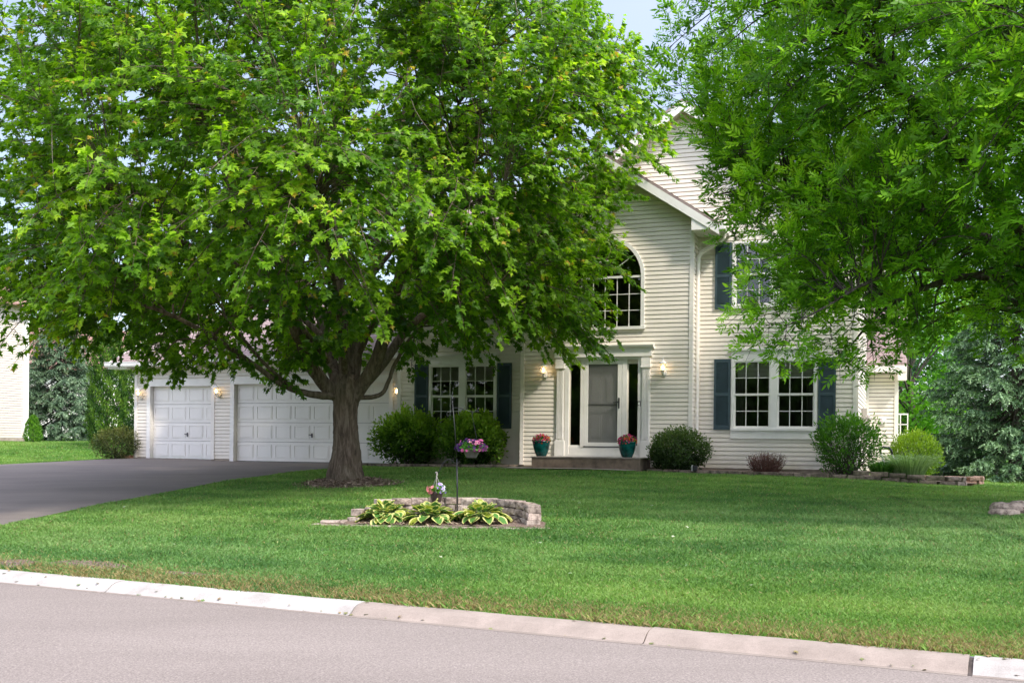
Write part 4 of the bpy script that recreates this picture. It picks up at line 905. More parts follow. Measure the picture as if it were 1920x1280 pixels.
def broadleaf(kind, origin, limbs, tips, seed, spray, leafT, leafF, lsize, palette, label, group, rtip=.006, bark='bark', name='tree', twig_reach=1.25, extra=None, nside=(5, 8), perleaf=16, trunk_k=20, droop=1.0, dense=1.0, upshoots=2):
    """trunk and limbs given, one bough grown from the nearest limb to every tip, side twigs with leaves along the outer part of each bough"""
    r = np.random.default_rng(seed); root = thing(name, label, 'tree', origin, 0, group)
    T = Tubes(); nodes = []; nr = []
    for i, (pts, rad) in enumerate(limbs):
        n = max(8, len(pts) * 7); p = curve(pts, n); q = np.interp(np.linspace(0, 1, n), np.linspace(0, 1, len(rad)), rad) * (1 if i == 0 else .88)
        big = q[0] > .09
        if not (i == 0): p[2:] += np.cumsum(r.normal(size=(n - 2, 3)) * .006, 0)
        T.add(p, q, trunk_k if big else 8, .10 if big else .05, r)
        st = 3 if i else n - 3
        nodes.append(p[st:]); nr.append(q[st:])
    trunk = T.build('trunk', M[bark], root, origin)
    nodes = np.concatenate(nodes); nr = np.concatenate(nr); tips = np.asarray(tips, float)
    B = Tubes(); LP = []; LA = []; LN = []; LS = []; LC = []; LO = []; ends = []
    cen = np.array([origin[0], origin[1], nodes[:, 2].mean()])
    for ti, tp in enumerate(tips):
        d = nodes - tp; hd = np.hypot(d[:, 0], d[:, 1]); rt = np.hypot(tp[0] - origin[0], tp[1] - origin[1]); rn = np.hypot(nodes[:, 0] - origin[0], nodes[:, 1] - origin[1])
        cost = np.linalg.norm(d, axis=1) + np.where(rn > rt, 3, 0) + np.clip(d[:, 2], 0, 9) * .5 + np.clip(.02 - nr, 0, 1) * 40
        k = int(np.argmin(cost)); a = nodes[k]; L_ = np.linalg.norm(tp - a)
        out = unit(np.array([tp[0] - a[0], tp[1] - a[1], 0]) + 1e-6)
        m1 = lerp(a, tp, .45) + UP * (.12 * L_ + .1) + r.normal(size=3) * .06 * L_
        P = curve([a, m1, lerp(m1, tp, .6) + UP * .07, tp], 12); R0 = min(nr[k] * .6, .012 + .011 * L_)
        B.add(P, np.linspace(R0, rtip, 12), 5)
        reach = min(twig_reach, L_ * .8); dd = np.r_[0, np.cumsum(np.linalg.norm(np.diff(P, axis=0), axis=1))]; ns = r.integers(*nside)
        young = np.clip(r.normal(.36, .27), 0, 1)
        axis = unit(P[-1] - P[-4]); lat = unit(np.cross(axis, UP)); fr = r.uniform(.75, 1.1)
        shoots = []
        for j in range(ns):
            f = dd[-1] - reach * (1 - j / ns) * fr; q = np.array([np.interp(f, dd, P[:, i]) for i in range(3)])
            sgn = 1 if j % 2 else -1; ln = spray * (1 - .55 * j / ns) * r.uniform(.7, 1.2)
            dr = unit(axis * r.uniform(.5, .9) + lat * sgn * r.uniform(.6, 1) + UP * r.uniform(-.18, .22))
            e = q + dr * ln - UP * .10 * ln; shoots.append((q, lerp(q, e, .5) + UP * .05 * ln, e))
        e = tp + axis * spray * .5 - UP * .06; shoots.append((lerp(P[-2], tp, .3), tp, e))
        n_flat = len(shoots)
        for j in range(upshoots if r.random() < .8 else 0):
            f = dd[-1] - reach * r.uniform(0, .8); q = np.array([np.interp(f, dd, P[:, i]) for i in range(3)]); hgt = spray * r.uniform(.5, .95)
            e = q + UP * hgt + (axis * .35 + lat * r.uniform(-.3, .3)) * hgt; shoots.append((q, lerp(q, e, .5) + axis * .06, e))
        for si, (q, mm, e) in enumerate(shoots):
            W = curve([q, mm, e], 5); B.add(W, np.linspace(rtip * 1.1, rtip * .4, 5), 3)
            nl = max(4, int(perleaf * dense * np.linalg.norm(e - q) / spray)); t = r.uniform(.08, 1.03, nl) ** .8
            pos = np.stack([np.interp(t, np.linspace(0, 1, 5), W[:, i]) for i in range(3)], 1)
            dv = unit(e - q); lt = unit(np.cross(dv, UP + .3 * lat)); sg = np.where(r.random(nl) < .5, 1., -1.)[:, None]
            pet = unit(dv * .5 + lt * sg * r.uniform(.3, 1, (nl, 1)) + UP * r.uniform(-.5, .3, (nl, 1)))
            pos = pos + pet * r.uniform(.02, .09, (nl, 1)); outv = unit(np.array([*(e[:2] - np.array(origin[:2])), 0]))
            ax = unit(pet * .8 - UP * (r.uniform(.1, .8, (nl, 1)) - (1 - droop)) + outv * .35 + r.normal(size=(nl, 3)) * .22)
            nn = unit(UP * .8 + outv * .55 + r.normal(size=(nl, 3)) * .38)
            LP.append(pos); LA.append(ax); LN.append(nn); LS.append(lsize * r.uniform(.68, 1.2, nl) * (1 - .25 * (t > .9)))
            if si >= n_flat: young = min(1, young + .22)
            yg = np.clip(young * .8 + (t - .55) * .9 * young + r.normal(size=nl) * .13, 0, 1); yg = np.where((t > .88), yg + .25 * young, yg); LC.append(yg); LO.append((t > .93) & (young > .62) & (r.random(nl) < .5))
        ends.append(tp)
    LP = np.concatenate(LP); LA = np.concatenate(LA); LN = np.concatenate(LN); LS = np.concatenate(LS); yg = np.clip(np.concatenate(LC), 0, 1)
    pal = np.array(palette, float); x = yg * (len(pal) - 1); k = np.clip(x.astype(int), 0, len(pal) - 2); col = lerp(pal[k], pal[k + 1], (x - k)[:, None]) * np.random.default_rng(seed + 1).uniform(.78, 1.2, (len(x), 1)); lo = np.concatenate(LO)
    if kind == 'simple': col[lo] = np.array([.50, .36, .05]) * np.random.default_rng(3).uniform(.7, 1.1, (lo.sum(), 1))
    if kind == 'compound':   # every stalk carries seven leaflets
        axs = unit(LA); sd_ = unit(np.cross(axs, LN)); P_, A_, N_, S_, C_ = [], [], [], [], []
        for t, sg in ((.25, 1), (.25, -1), (.5, 1), (.5, -1), (.75, 1), (.75, -1), (.9, 0)):
            j = r.normal(size=axs.shape) * .12
            P_.append(LP + axs * (LS * t * 2.0)[:, None]); A_.append(unit(axs * (.75 if sg else 1) + sd_ * sg * .85 - UP * .02 + j)); N_.append(LN + j * 1.5); S_.append(LS * (1.05 if sg == 0 else 1)); C_.append(col * r.uniform(.9, 1.1, (len(col), 1)))
        LP, LA, LN, LS, col = map(np.concatenate, (P_, A_, N_, S_, C_))
    B.build('branches', M[bark], root, origin)
    V, F = leaves(LP, LA, LN, LS, leafT, leafF)
    mesh_np('foliage', V, F, M['leaf'], root, col, origin=origin)
    return root, np.array(ends), nodes, r
def shell_tips(r, n, prof, cx, cy, zlo, zhi, dmin, inner=.35, keep=None, flat=1.0):
    """tips spread through the crown, thickest towards its outside; prof(z, angle) gives the crown radius"""
    out = []; tries = 0
    while len(out) < n and tries < n * 200:
        tries += 1; z = r.uniform(zlo, zhi); a = r.uniform(0, 2 * np.pi); f = 1 - (1 - inner) * r.random() ** 1.7
        R_ = prof(z, a)
        if R_ <= .2 or r.random() > R_ / 6: continue
        p = np.array([cx + R_ * f * math.cos(a), cy + R_ * f * math.sin(a) * flat, z])
        if keep and not keep(p): continue
        if out and np.min(np.linalg.norm(np.array(out) - p, axis=1)) < dmin: continue
        out.append(p)
    return out
# ---- maple
tx, ty = TM; zb = hz1(tx, ty)
def m(dx, dy, z): return (tx + dx, ty + dy, z)
mlimbs = [([m(.0, 0, zb - .1), m(.0, 0, zb + .08), m(-.01, 0, zb + .22), m(0, 0, zb + .5), m(-.02, 0, 1.7), m(-.03, 0, 2.2), m(0, 0, 2.62), m(.02, .05, 2.95)], [.44, .36, .30, .262, .245, .25, .30, .21]),
 ([m(-.08, 0, 2.45), m(-.38, -.2, 2.72), m(-.62, -.5, 3.1), m(-.8, -.9, 3.65), m(-1.1, -1.5, 4.6), m(-1.7, -2.3, 6), m(-2.1, -2.8, 7.4)], [.17, .14, .115, .105, .08, .05, .02]),
 ([m(-.1, .1, 2.55), m(-.28, .3, 2.95), m(-.5, .6, 3.5), m(-.66, 1.0, 4.1), m(-1.4, 1.8, 5.2), m(-2.4, 2.6, 6.5), m(-3, 3.2, 7.6)], [.17, .14, .115, .1, .08, .05, .02]),
 ([m(0, .1, 2.6), m(-.05, .2, 3.1), m(-.1, .3, 3.85), m(-.2, .3, 5), m(-.32, .4, 6.5), m(-.38, .4, 8.5), m(-.4, .3, 10), m(-.3, 0, 11)], [.17, .14, .12, .105, .09, .065, .04, .015]),
 ([m(.05, .1, 2.6), m(.14, .3, 3.2), m(.26, .5, 4.1), m(.45, .9, 5.4), m(.8, 1.3, 7), m(1.0, 1.6, 8.8), m(1.1, 1.8, 10.4)], [.18, .13, .11, .09, .06, .035, .015]),
 ([m(.12, -.05, 2.45), m(.42, -.2, 2.9), m(.68, -.3, 3.4), m(.84, -.4, 3.85), m(1.0, -.5, 4.5), m(1.4, -.9, 5.7), m(2.0, -1.4, 7), m(2.5, -1.8, 8.4)], [.17, .15, .13, .115, .095, .07, .045, .018]),
 ([m(.1, .2, 2.6), m(.55, .5, 3.1), m(1.2, 1.2, 4.1), m(2.2, 2.0, 5), m(3.4, 2.6, 5.8), m(4.6, 3, 6.3)], [.15, .11, .085, .06, .04, .015]),
 ([m(-.2, -.15, 2.52), m(-.6, -.45, 2.54), m(-1.0, -.7, 2.66), m(-1.35, -.9, 2.86), m(-1.65, -1.1, 3.12), m(-2.3, -1.6, 3.6), m(-3.4, -2.2, 4.1), m(-4.6, -2.6, 4.3)], [.1, .07, .062, .055, .048, .04, .028, .012]),
 ([m(-.9, -.62, 2.62), m(-1.2, -.8, 2.86), m(-1.45, -.9, 3.1), m(-1.8, -1.1, 3.5), m(-2.3, -1.3, 4.2)], [.045, .04, .034, .03, .012]),
 ([m(.22, -.1, 2.5), m(.5, -.12, 2.5), m(.7, -.16, 2.56), m(.86, -.2, 2.82), m(.97, -.2, 3.2), m(1.25, -.3, 3.7), m(2.0, -.6, 4.3), m(3.2, -1, 4.7)], [.06, .05, .046, .042, .036, .03, .022, .01]),
 ([m(0, -.25, 3.0), m(.05, -1.2, 3.9), m(.1, -2.4, 4.7), m(.15, -3.8, 5.4), m(.2, -5, 5.8)], [.08, .065, .05, .035, .012]),
 ([m(-.3, -.4, 3.2), m(-1.1, -1.6, 4.3), m(-2.2, -3, 5.2), m(-3.2, -4.2, 5.7)], [.07, .05, .035, .012]),
 ([m(.3, -.3, 3.4), m(1.2, -1.8, 4.6), m(2.3, -3.2, 5.5), m(3.2, -4, 5.9)], [.07, .05, .035, .012]),
 ([m(-.4, .5, 3.6), m(-1.8, 1.0, 4.8), m(-3.6, 1.2, 5.8), m(-5.2, 1.2, 6.4)], [.08, .06, .04, .012]),
 ([m(-.3, .4, 5), m(-1.6, .2, 6.8), m(-3.2, -.2, 8.2), m(-4.6, -.4, 9.2)], [.06, .05, .03, .01]), ([m(.3, .8, 5), m(1.8, .6, 6.8), m(3.4, .4, 8.2), m(4.6, .2, 9)], [.06, .05, .03, .01]),
 ([m(-.3, .4, 7), m(-1.2, -1.4, 8.4), m(-1.8, -3, 9.6)], [.05, .035, .01]), ([m(.8, 1.2, 7), m(1.4, -.6, 8.6), m(1.8, -2.4, 9.8)], [.05, .035, .01]), ([m(.8, 1.3, 7), m(1.6, 3, 8.6), m(2, 4.4, 9.4)], [.05, .035, .01])]
def mprof(z, a):
    zz = [2.9, 3.3, 4, 5, 6.5, 8, 9.5, 10.6, 11.4]; rr = [4.6, 5.7, 6.5, 6.9, 7.0, 6.8, 6.0, 4.4, 2.0]
    k = (1 - max(0, math.cos(a)) * np.interp(z, [3, 4.5, 6.5, 9], [.16, .25, .19, .02])) * (1 + .07 * math.sin(3 * a + 1) + .05 * math.sin(5 * a + z * .7) + (.06 if math.cos(a) < -.3 else 0))
    return np.interp(z, zz, rr) * k
r_ = np.random.default_rng(11)
def mkeep(p):
    dx, dy = p[0] - tx, p[1] - ty; rad = math.hypot(dx, dy)
    low = 3.15 + .25 * math.sin(p[0] * 1.7 + p[1]) + (0 if dx > -4 else -.05)
    if dy < -2: low = 3.75 - .05 * dy * 0 + .2 * math.sin(p[0] * 2.1)
    if rad < 2.6: low = 3.9
    if dy > 2 and hash((round(p[0], 3), round(p[2], 3))) % 10 > 5: return False
    if dx > 1: low = 3.62 + .15 * math.sin(p[0] * 3)
    return p[2] > low and rad > 1.2
tips = shell_tips(r_, 1350, mprof, tx, ty, 2.95, 11.3, .42, .36, mkeep)
tips += [m(-.9, -2.3, 3.75), m(-.5, -3.0, 3.9), m(.1, -2.6, 3.85), m(.6, -2.9, 3.95), m(1.1, -2.4, 3.8), m(-1.4, -2.8, 3.7), m(-.3, -3.6, 4.1), m(.9, -3.7, 4.2), m(-1.2, -3.8, 4.2), m(.3, -2.0, 3.7), m(-.35, -1.5, 3.5), m(1.4, -1.6, 3.75), m(-1.1, -.8, 2.95), m(-1.9, -1.5, 3.15), m(-.95, -.9, 3.2), m(-.65, -.9, 3.35), m(.2, -.6, 3.75), m(.35, -.9, 3.9), m(-2.3, -1.9, 3.3), m(-.2, -1.0, 3.6), m(1.5, -.6, 3.5), m(2.6, -1, 3.7)]
for dx, dy, z in [(5.75, 0, 4.95), (5.3, .3, 5.5), (5.0, -.8, 3.5), (6.4, -.2, 7.2), (4.7, -1.4, 3.55), (4.3, -1.2, 3.5), (-6.4, -1.5, 3.3), (-5.6, -2.2, 3.2)]: tips.append(m(dx, dy, z))
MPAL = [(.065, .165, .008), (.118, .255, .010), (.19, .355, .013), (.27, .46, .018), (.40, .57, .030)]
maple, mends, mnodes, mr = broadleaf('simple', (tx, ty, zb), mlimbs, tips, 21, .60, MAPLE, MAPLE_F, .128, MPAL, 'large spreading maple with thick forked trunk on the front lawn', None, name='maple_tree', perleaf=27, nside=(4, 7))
# dead hanging twigs in the maple
M['twig'] = plain('dead_twig', (.28, .22, .17), .9, .2)
T = Tubes()
front = mends[mends[:, 1] < ty - 2]; print('front tips', len(front), 'of', len(mends))
for i in range(14):
    e = front[mr.integers(len(front))]
    p = np.array([e, e + np.array([mr.normal() * .1, -.05, -.35]), e + np.array([mr.normal() * .2, -.1, -.8])]); T = Tubes(); T.add(curve(p, 6), np.linspace(.008, .003, 6), 4); T.build('dead_twig', M['twig'], maple, (tx, ty, zb))
# ---- ash
ax_, ay_ = TA; zb2 = hz1(ax_, ay_)
def q_(x, y, z): return (x, y, z)
alimbs = [([(ax_, ay_, zb2 - .1), (ax_, ay_, zb2 + .3), (ax_ - .02, ay_, 2.2), (ax_ - .08, ay_, 3.6), (ax_ - .1, ay_, 4.2)], [.4, .27, .235, .22, .2]),
 ([(8.35, 16.3, 3.5), (7.6, 16.0, 3.85), (7.0, 15.7, 4.08), (6.4, 15.5, 4.05), (5.9, 15.4, 3.88), (5.29, 15.3, 3.55), (4.9, 15.2, 3.15), (4.62, 15.1, 2.8)], [.12, .09, .075, .06, .048, .035, .02, .008]),
 ([(6.4, 15.5, 4.05), (5.7, 15.1, 4.1), (5.0, 14.8, 3.9), (4.3, 14.7, 3.5), (3.7, 14.6, 3.2)], [.04, .035, .028, .02, .008]),
 ([(8.35, 16.3, 4.0), (7.3, 15.8, 5), (6.0, 15.2, 6.0), (4.8, 14.9, 7.2), (3.6, 14.7, 8.4)], [.13, .1, .075, .05, .015]),
 ([(8.35, 16.3, 4.1), (7, 16.6, 5), (5.6, 17, 5.6), (4.2, 17.2, 5.8), (3.2, 17.3, 5.6)], [.11, .085, .06, .04, .012]),
 ([(8.35, 16.3, 4.2), (8.1, 16.1, 6), (7.8, 15.8, 7.4), (7.5, 15.6, 9), (7.3, 15.4, 10.3)], [.17, .13, .1, .06, .02]),
 ([(8.4, 16.4, 4.2), (8.8, 16.8, 6.2), (9.2, 17, 8), (9.4, 17.2, 10)], [.14, .1, .06, .02]),
 ([(8.3, 16.2, 4.1), (7.7, 14.8, 4.9), (7.0, 13.3, 5.6), (6.4, 12.1, 6.1)], [.1, .08, .05, .015]),
 ([(8.3, 16.1, 4.6), (6.9, 14.6, 6.5), (5.6, 13.2, 8), (4.8, 12.4, 9)], [.09, .07, .045, .015]), ([(8.4, 16.2, 4.2), (9.4, 15, 5.2), (10.4, 13.6, 6)], [.09, .06, .02]), ([(8.5, 16.5, 4.2), (9.8, 17.6, 5.4), (11.2, 18.6, 6.4)], [.09, .06, .02]),
 ([(8.0, 16.0, 7), (6.6, 16.2, 8.6), (5.2, 16.4, 9.8)], [.07, .05, .015]), ([(7.9, 15.9, 7), (7.2, 14, 8.6), (6.8, 12.6, 9.8)], [.07, .05, .015])]
def aprof(z, a):
    zz = [2.8, 3.4, 4.4, 5.6, 6.6, 8, 9.6, 10.8]; rr = [3.8, 4.6, 4.9, 5.1, 5.75, 6.0, 4.6, 2]
    return np.interp(z, zz, rr) * (1 + .06 * math.sin(4 * a) + .05 * math.sin(7 * a + z))
def akeep(p):
    rad = math.hypot(p[0] - ax_, p[1] - ay_); low = 3.9 + .25 * math.sin(p[0] * 2.3)
    if p[0] > 6.6: low = 3.55
    if (p[0] > 9.6 or p[1] > 19) and hash((round(p[0], 3), round(p[2], 3))) % 10 > 2: return False
    if p[1] < 14: low = 4.4 + .3 * math.sin(p[0] * 3)
    return p[2] > low and rad > 1
r2 = np.random.default_rng(5)
tipsA = shell_tips(r2, 820, aprof, ax_, ay_, 3.3, 10.6, .46, .36, akeep)
for x, y, z in [(3.15, 14.8, 3.45), (3.35, 14.9, 3.05), (3.7, 14.6, 2.95), (4.0, 14.9, 3.3), (4.3, 15, 3.0), (4.5, 14.8, 2.75), (4.8, 15.2, 3.35), (5.1, 15.2, 2.85), (5.3, 14.9, 3.2), (3.6, 15.2, 3.7), (4.2, 15.3, 3.75), (4.9, 14.7, 3.7), (5.5, 15.6, 3.4), (5.7, 15.1, 3.3), (6.1, 15.6, 3.3), (3.5, 15, 4.2), (3.4, 15.2, 4.7), (3.4, 15, 5.3), (2.3, 15.4, 6.8), (2.15, 15.6, 7.3), (2.35, 15.2, 7.9), (5.9, 11.9, 4.9), (6.3, 11.5, 5.4), (6.6, 12.2, 4.5), (6.9, 12.8, 4.3), (7.2, 13.4, 4.2), (6.2, 12.4, 5.2), (6.8, 11.6, 5.9), (5.6, 12.4, 5.6), (7.3, 14.2, 3.9), (6.8, 13.9, 4.1), (7.6, 14.8, 3.8), (6.2, 13.2, 4.7),
                (6.9, 15.6, 3.2), (7.3, 15.2, 3.15), (7.6, 15.9, 3.2)]: tipsA.append(np.array((x, y, z)))
APAL = [(.075, .20, .012), (.135, .31, .015), (.21, .43, .02), (.30, .54, .028), (.40, .63, .038)]
ash, aends, anodes, ar_ = broadleaf('compound', (ax_, ay_, zb2), alimbs, tipsA, 33, .52, LANCE, LANCE_F, .105, APAL, 'leafy ash tree leaning in from the right edge', None, bark='bark2', name='ash_tree', perleaf=11, droop=.2, upshoots=3, nside=(4, 7), rtip=.005)
# dark seed clusters hanging in the ash
P_, A_, N_, S_, C_ = [], [], [], [], []
for i in range(60):
    e = aends[ar_.integers(len(aends))] + ar_.normal(size=3) * .12
    k = 26; d = ar_.normal(size=(k, 3)); P_.append(e + d * .035); A_.append(unit(d)); N_.append(ar_.normal(size=(k, 3))); S_.append(ar_.uniform(.03, .06, k)); C_.append(np.tile([.045, .02, .012], (k, 1)) * ar_.uniform(.5, 1.6, (k, 1)))
V, F = leaves(*map(np.concatenate, (P_, A_, N_, S_)), DIAM, [(0, 1, 2, 3)]); mesh_np('seed_clusters', V, F, M['needle'], ash, np.concatenate(C_), origin=(ax_, ay_, zb2))

# ---- spruces: whorls of drooping branches covered with needle sprays
def spruce(x, y, h, R_, seed, label, pal, crown0=.25, nb=150, name='spruce_tree', dens=1.0, zoff=0):
    r = np.random.default_rng(seed); z0 = hz1(x, y) + zoff; root = thing(name, label, 'tree', (x, y, z0), 0, 'spruces around the house')
    T = Tubes(); T.add([(x, y, z0 - .2), (x, y, z0 + h * .5), (x, y, z0 + h * .98)], [.05 * R_ + .06, .03 * R_ + .04, .015], 8); T.build('trunk', M['bark2'], root, (x, y, z0))
    B = Tubes(); P_, A_, N_, S_, C_ = [], [], [], [], []
    pal = np.array(pal)
    for i in range(nb):
        f = (i + r.uniform(0, 1)) / nb; zz = z0 + crown0 + (h - crown0) * f ** 1.15; a = i * 2.39996 + r.normal() * .25
        L_ = R_ * (1 - f ** 1.15) ** .8 * r.uniform(.78, 1.12) + .12; o = np.array([math.cos(a), math.sin(a), 0])
        dr = .10 + .26 * (1 - f)
        p = curve([np.array([x, y, zz + .25 * L_]), np.array([x, y, zz]) + o * L_ * .55 - UP * dr * L_ * .15, np.array([x, y, zz]) + o * L_ - UP * dr * L_ * .12], 8)
        B.add(p, np.linspace(.02, .005, 8), 4); lat = unit(np.cross(o, UP)); tone = r.uniform(0, .35)
        nt_ = int(5 + L_ * 6.5 * dens)
        for j in range(nt_):
            t = r.uniform(.28, 1.02) ** .8; q = np.array([np.interp(t, np.linspace(0, 1, 8), p[:, k]) for k in range(3)])
            sg = 1 if j % 2 else -1; tl = (.16 + .30 * (1 - t * .6)) * r.uniform(.7, 1.25) * min(1, .4 + L_ / 2.0)
            dv = unit(o * .7 + lat * sg * r.uniform(.3, 1.1) - UP * r.uniform(.1, .55) + r.normal(size=3) * .15)
            nn = 30; s = r.uniform(0, 1, nn); base = q + dv * (s * tl)[:, None] - UP * (s ** 2 * tl * .3)[:, None]
            sd_ = r.normal(size=(nn, 3)); ax = unit(dv + sd_ * .55 - UP * .12); P_.append(base); A_.append(ax); N_.append(UP + r.normal(size=(nn, 3)) * .5)
            S_.append(r.uniform(.05, .10, nn) * (.8 + .12 * R_ / 3)); k = np.clip(tone + s * .45 + (t - .5) * .5 + r.normal(size=nn) * .1, 0, .999) * (len(pal) - 1); kk = k.astype(int)
            C_.append(lerp(pal[kk], pal[kk + 1], (k - kk)[:, None]))
    B.build('branches', M['bark2'], root, (x, y, z0))
    V, F = leaves(*map(np.concatenate, (P_, A_, N_, S_)), NEED, [(0, 1, 2, 3, 4, 5)]); mesh_np('foliage', V, F, M['needle'], root, np.concatenate(C_), origin=(x, y, z0)); return root
BLUE = [(.025, .065, .030), (.075, .15, .07), (.17, .29, .14), (.36, .52, .28)]
GREY = [(.05, .09, .05), (.10, .17, .10), (.19, .29, .17), (.32, .43, .26)]
spruce(15.0, 32.0, 7.8, 2.9, 1, 'big blue green spruce standing right of the house', BLUE, nb=360, dens=1.8)
spruce(18.6, 34.5, 8.2, 3.0, 2, 'second blue green spruce at the far right edge', BLUE, nb=240, dens=1.5)
spruce(-20.9, 49.5, 6.6, 2.4, 3, 'grey green spruce between the neighbouring house and the garage', GREY, nb=300, dens=2.2)
spruce(18.8, 52, 6.5, 2.4, 4, 'small dark spruce far behind the right corner', [(.01, .03, .016), (.02, .055, .03), (.035, .08, .045)], nb=110)
# ---- background broadleaf trees
def bgtree(x, y, h, R_, seed, label, pal, n=9000, ls=.26, lean=0, name='background_tree', group='leafy trees behind the houses', zlo=.12):
    r = np.random.default_rng(seed); z0 = hz1(x, y) if y > 9 else 0.; root = thing(name, label, 'tree', (x, y, z0), 0, group)
    T = Tubes(); top = np.array([x + lean, y, z0 + h * .8]); T.add(curve([(x, y, z0 - .2), (x + lean * .3, y, z0 + h * .3), top], 10), np.linspace(.09 + h * .013, .03, 10), 8)
    blobs = []
    for i in range(34):
        f = r.uniform(zlo + .05, .95); a = r.uniform(0, 6.3); rr = R_ * (math.sin(math.pi * min(1, (f * .9 + .12))) ** .7) * r.uniform(.35, .95)
        c_ = np.array([x + lean * f + rr * math.cos(a), y + rr * math.sin(a), z0 + h * f]); blobs.append((c_, R_ * r.uniform(.22, .4)))
        T.add(curve([lerp(np.array([x, y, z0]), top, f * .7), lerp(lerp(np.array([x, y, z0]), top, f * .7), c_, .5) + UP * .2, c_], 6), np.linspace(.05, .012, 6), 5)
    T.build('trunk', M['bark2'], root, (x, y, z0))
    k = r.integers(0, len(blobs), n); d = unit(r.normal(size=(n, 3))) * (r.uniform(.25, 1, (n, 1)) ** .5); c_ = np.array([b[0] for b in blobs])[k]; rb = np.array([b[1] for b in blobs])[k][:, None]
    pos = c_ + d * rb * np.array([1.15, 1.15, .75]); pal = np.array(pal); tone = r.uniform(0, 1, len(blobs))[k] * .6 + r.uniform(0, .4, n); t = tone * (len(pal) - 1.001); kk = t.astype(int)
    V, F = leaves(pos, unit(d * .6 + r.normal(size=(n, 3)) * .6 - UP * .2), UP + d * .7 + r.normal(size=(n, 3)) * .4, ls * r.uniform(.7, 1.3, n), OVAL if ls < .3 else OVAL, [(0, 1, 2, 3, 4, 5)])
    mesh_np('foliage', V, F, M['leaf'], root, lerp(pal[kk], pal[kk + 1], (t - kk)[:, None]), origin=(x, y, z0)); return root
LG = [(.08, .22, .015), (.15, .36, .025), (.26, .50, .04)]; MG = [(.02, .09, .01), (.04, .14, .015), (.08, .2, .02)]; DG = [(.012, .05, .01), (.03, .09, .014), (.05, .13, .02)]
bgtree(16.6, 44, 9.5, 3.4, 51, 'light green leafy tree with leaning trunk between annex and spruce', LG, 15000, .2, lean=-.9)
bgtree(20.5, 58, 10, 4.5, 52, 'mid green tree far behind the right corner', MG, 9000, .3)
bgtree(27, 60, 11, 5, 53, 'tall mid green tree behind the right spruces', MG, 8000, .3); bgtree(12, 66, 9, 5, 54, 'dark green tree hidden behind the annex roof', DG, 6000, .3)
bgtree(-31, 72, 8, 4.5, 55, 'mid green tree beyond the neighbouring house', MG, 7000, .3); bgtree(-21, 84, 9, 5, 56, 'dark tree behind the far brown roof', DG, 6000, .35); bgtree(-38, 62, 8, 5, 57, 'broad tree left of the neighbouring house', MG, 5000, .35)
for i, (x, y, h_, R_) in enumerate([(-27, -25, 11, 7), (-11, -28, 12, 7), (3, -26, 10.5, 7), (16, -25, 11, 7), (29, -27, 12, 7)]):
    bgtree(x, y, h_, R_, 60 + i, ['round tree across the street reflected at the left', 'tall tree across the street facing the door', 'wide tree across the street facing the right window', 'large tree across the street at the right', 'rightmost tree across the street'][i], DG, 6000, .45, zlo=.02, name='street_tree', group='trees across the street')
# ---- neighbouring houses
nh = thing('neighbour_house', 'pale sided neighbouring house at the left edge', 'house', (-20.4, 45, 1.4), HR)
def toN(x, y): return None
nX, nY = -20.42, 45.0; ns = nX * CT - nY * ST; ncc = nX * ST + nY * CT; ON = (ns, ncc, 1.4); nh.location = H(*ON)
mb = MB(); siding(mb, ncc - 11, ncc, 1.62, 7.2, ns, flip=-1, axis='c'); mb.build('side_siding', M['siding2'], nh, ON)
mb = MB(); siding(mb, ns - 9, ns, 1.62, 7.2, ncc - 11); mb.build('front_siding', M['siding2'], nh, ON)
mb = MB(); mb.box(ns - 9, ns - .005, ncc - 10.99, ncc, 1.0, 7.2); mb.build('wall', M['siding2'], nh, ON)
mb = MB(); mb.box(ns - .1, ns + .03, ncc - .1, ncc + .03, 1.6, 7.2).box(ns - .1, ns - .0, ncc - .2, ncc - .11, 1.6, 7.2); mb.build('corner_trim', M['white'], nh, ON)
mb = MB(); mb.box(ns - .3, ns + .01, ncc - 11, ncc + .01, .9, 1.62); mb.build('foundation', M['found'], nh, ON)
mb = MB(); mb.tube([(ns + .05, ncc + .08, 7), (ns + .05, ncc + .08, 1.75), (ns + .12, ncc + .05, 1.6), (ns + .45, ncc - .1, 1.48)], .05, 8); mb.build('downspout', M['white'], nh, ON)
mb = MB(); roof_slab(mb, [(ns + .5, ncc - 11.6, 7.1), (ns + .5, ncc + .6, 7.1), (ns - 4.5, ncc + .6, 10), (ns - 4.5, ncc - 11.6, 10)]); roof_slab(mb, [(ns - 9.5, ncc + .6, 7.1), (ns - 9.5, ncc - 11.6, 7.1), (ns - 4.5, ncc - 11.6, 10), (ns - 4.5, ncc + .6, 10)]); mb.build('roof', M['roofb'], nh, ON, uv=uvg)
fh = thing('distant_house', 'white house with brown roof glimpsed between spruce and columnar shrub', 'house', (-25, 64, 1.5), .25)
mb = MB(); mb.box(-5, 2.8, -4, 4, -1, 4.4); mb.build('wall', M['white'], fh); mb = MB(); roof_slab(mb, [(-5.5, -4.6, 4.1), (3.3, -4.6, 4.1), (3.3, 0, 6.6), (-5.5, 0, 6.6)], .2); roof_slab(mb, [(3.3, 4.6, 4.1), (-5.5, 4.6, 4.1), (-5.5, 0, 6.6), (3.3, 0, 6.6)], .2); mb.build('roof', M['roofb'], fh, uv=uvs)
for xx in (-2.6, .2, 1.7): mb = MB(); mb.box(xx, xx + .9, -4.06, -4.0, 1.6, 2.9); mb.build('window', M['dark'], fh)
mb = MB(); mb.box(-5, 2.9, -4.1, -4.0, 2.0, 2.25); mb.build('trim_band', M['soffit'], fh)
f2 = thing('distant_house', 'tiny pale blue house glimpsed left of the blue spruce', 'house', (25.5, 66, -.5), -.2)
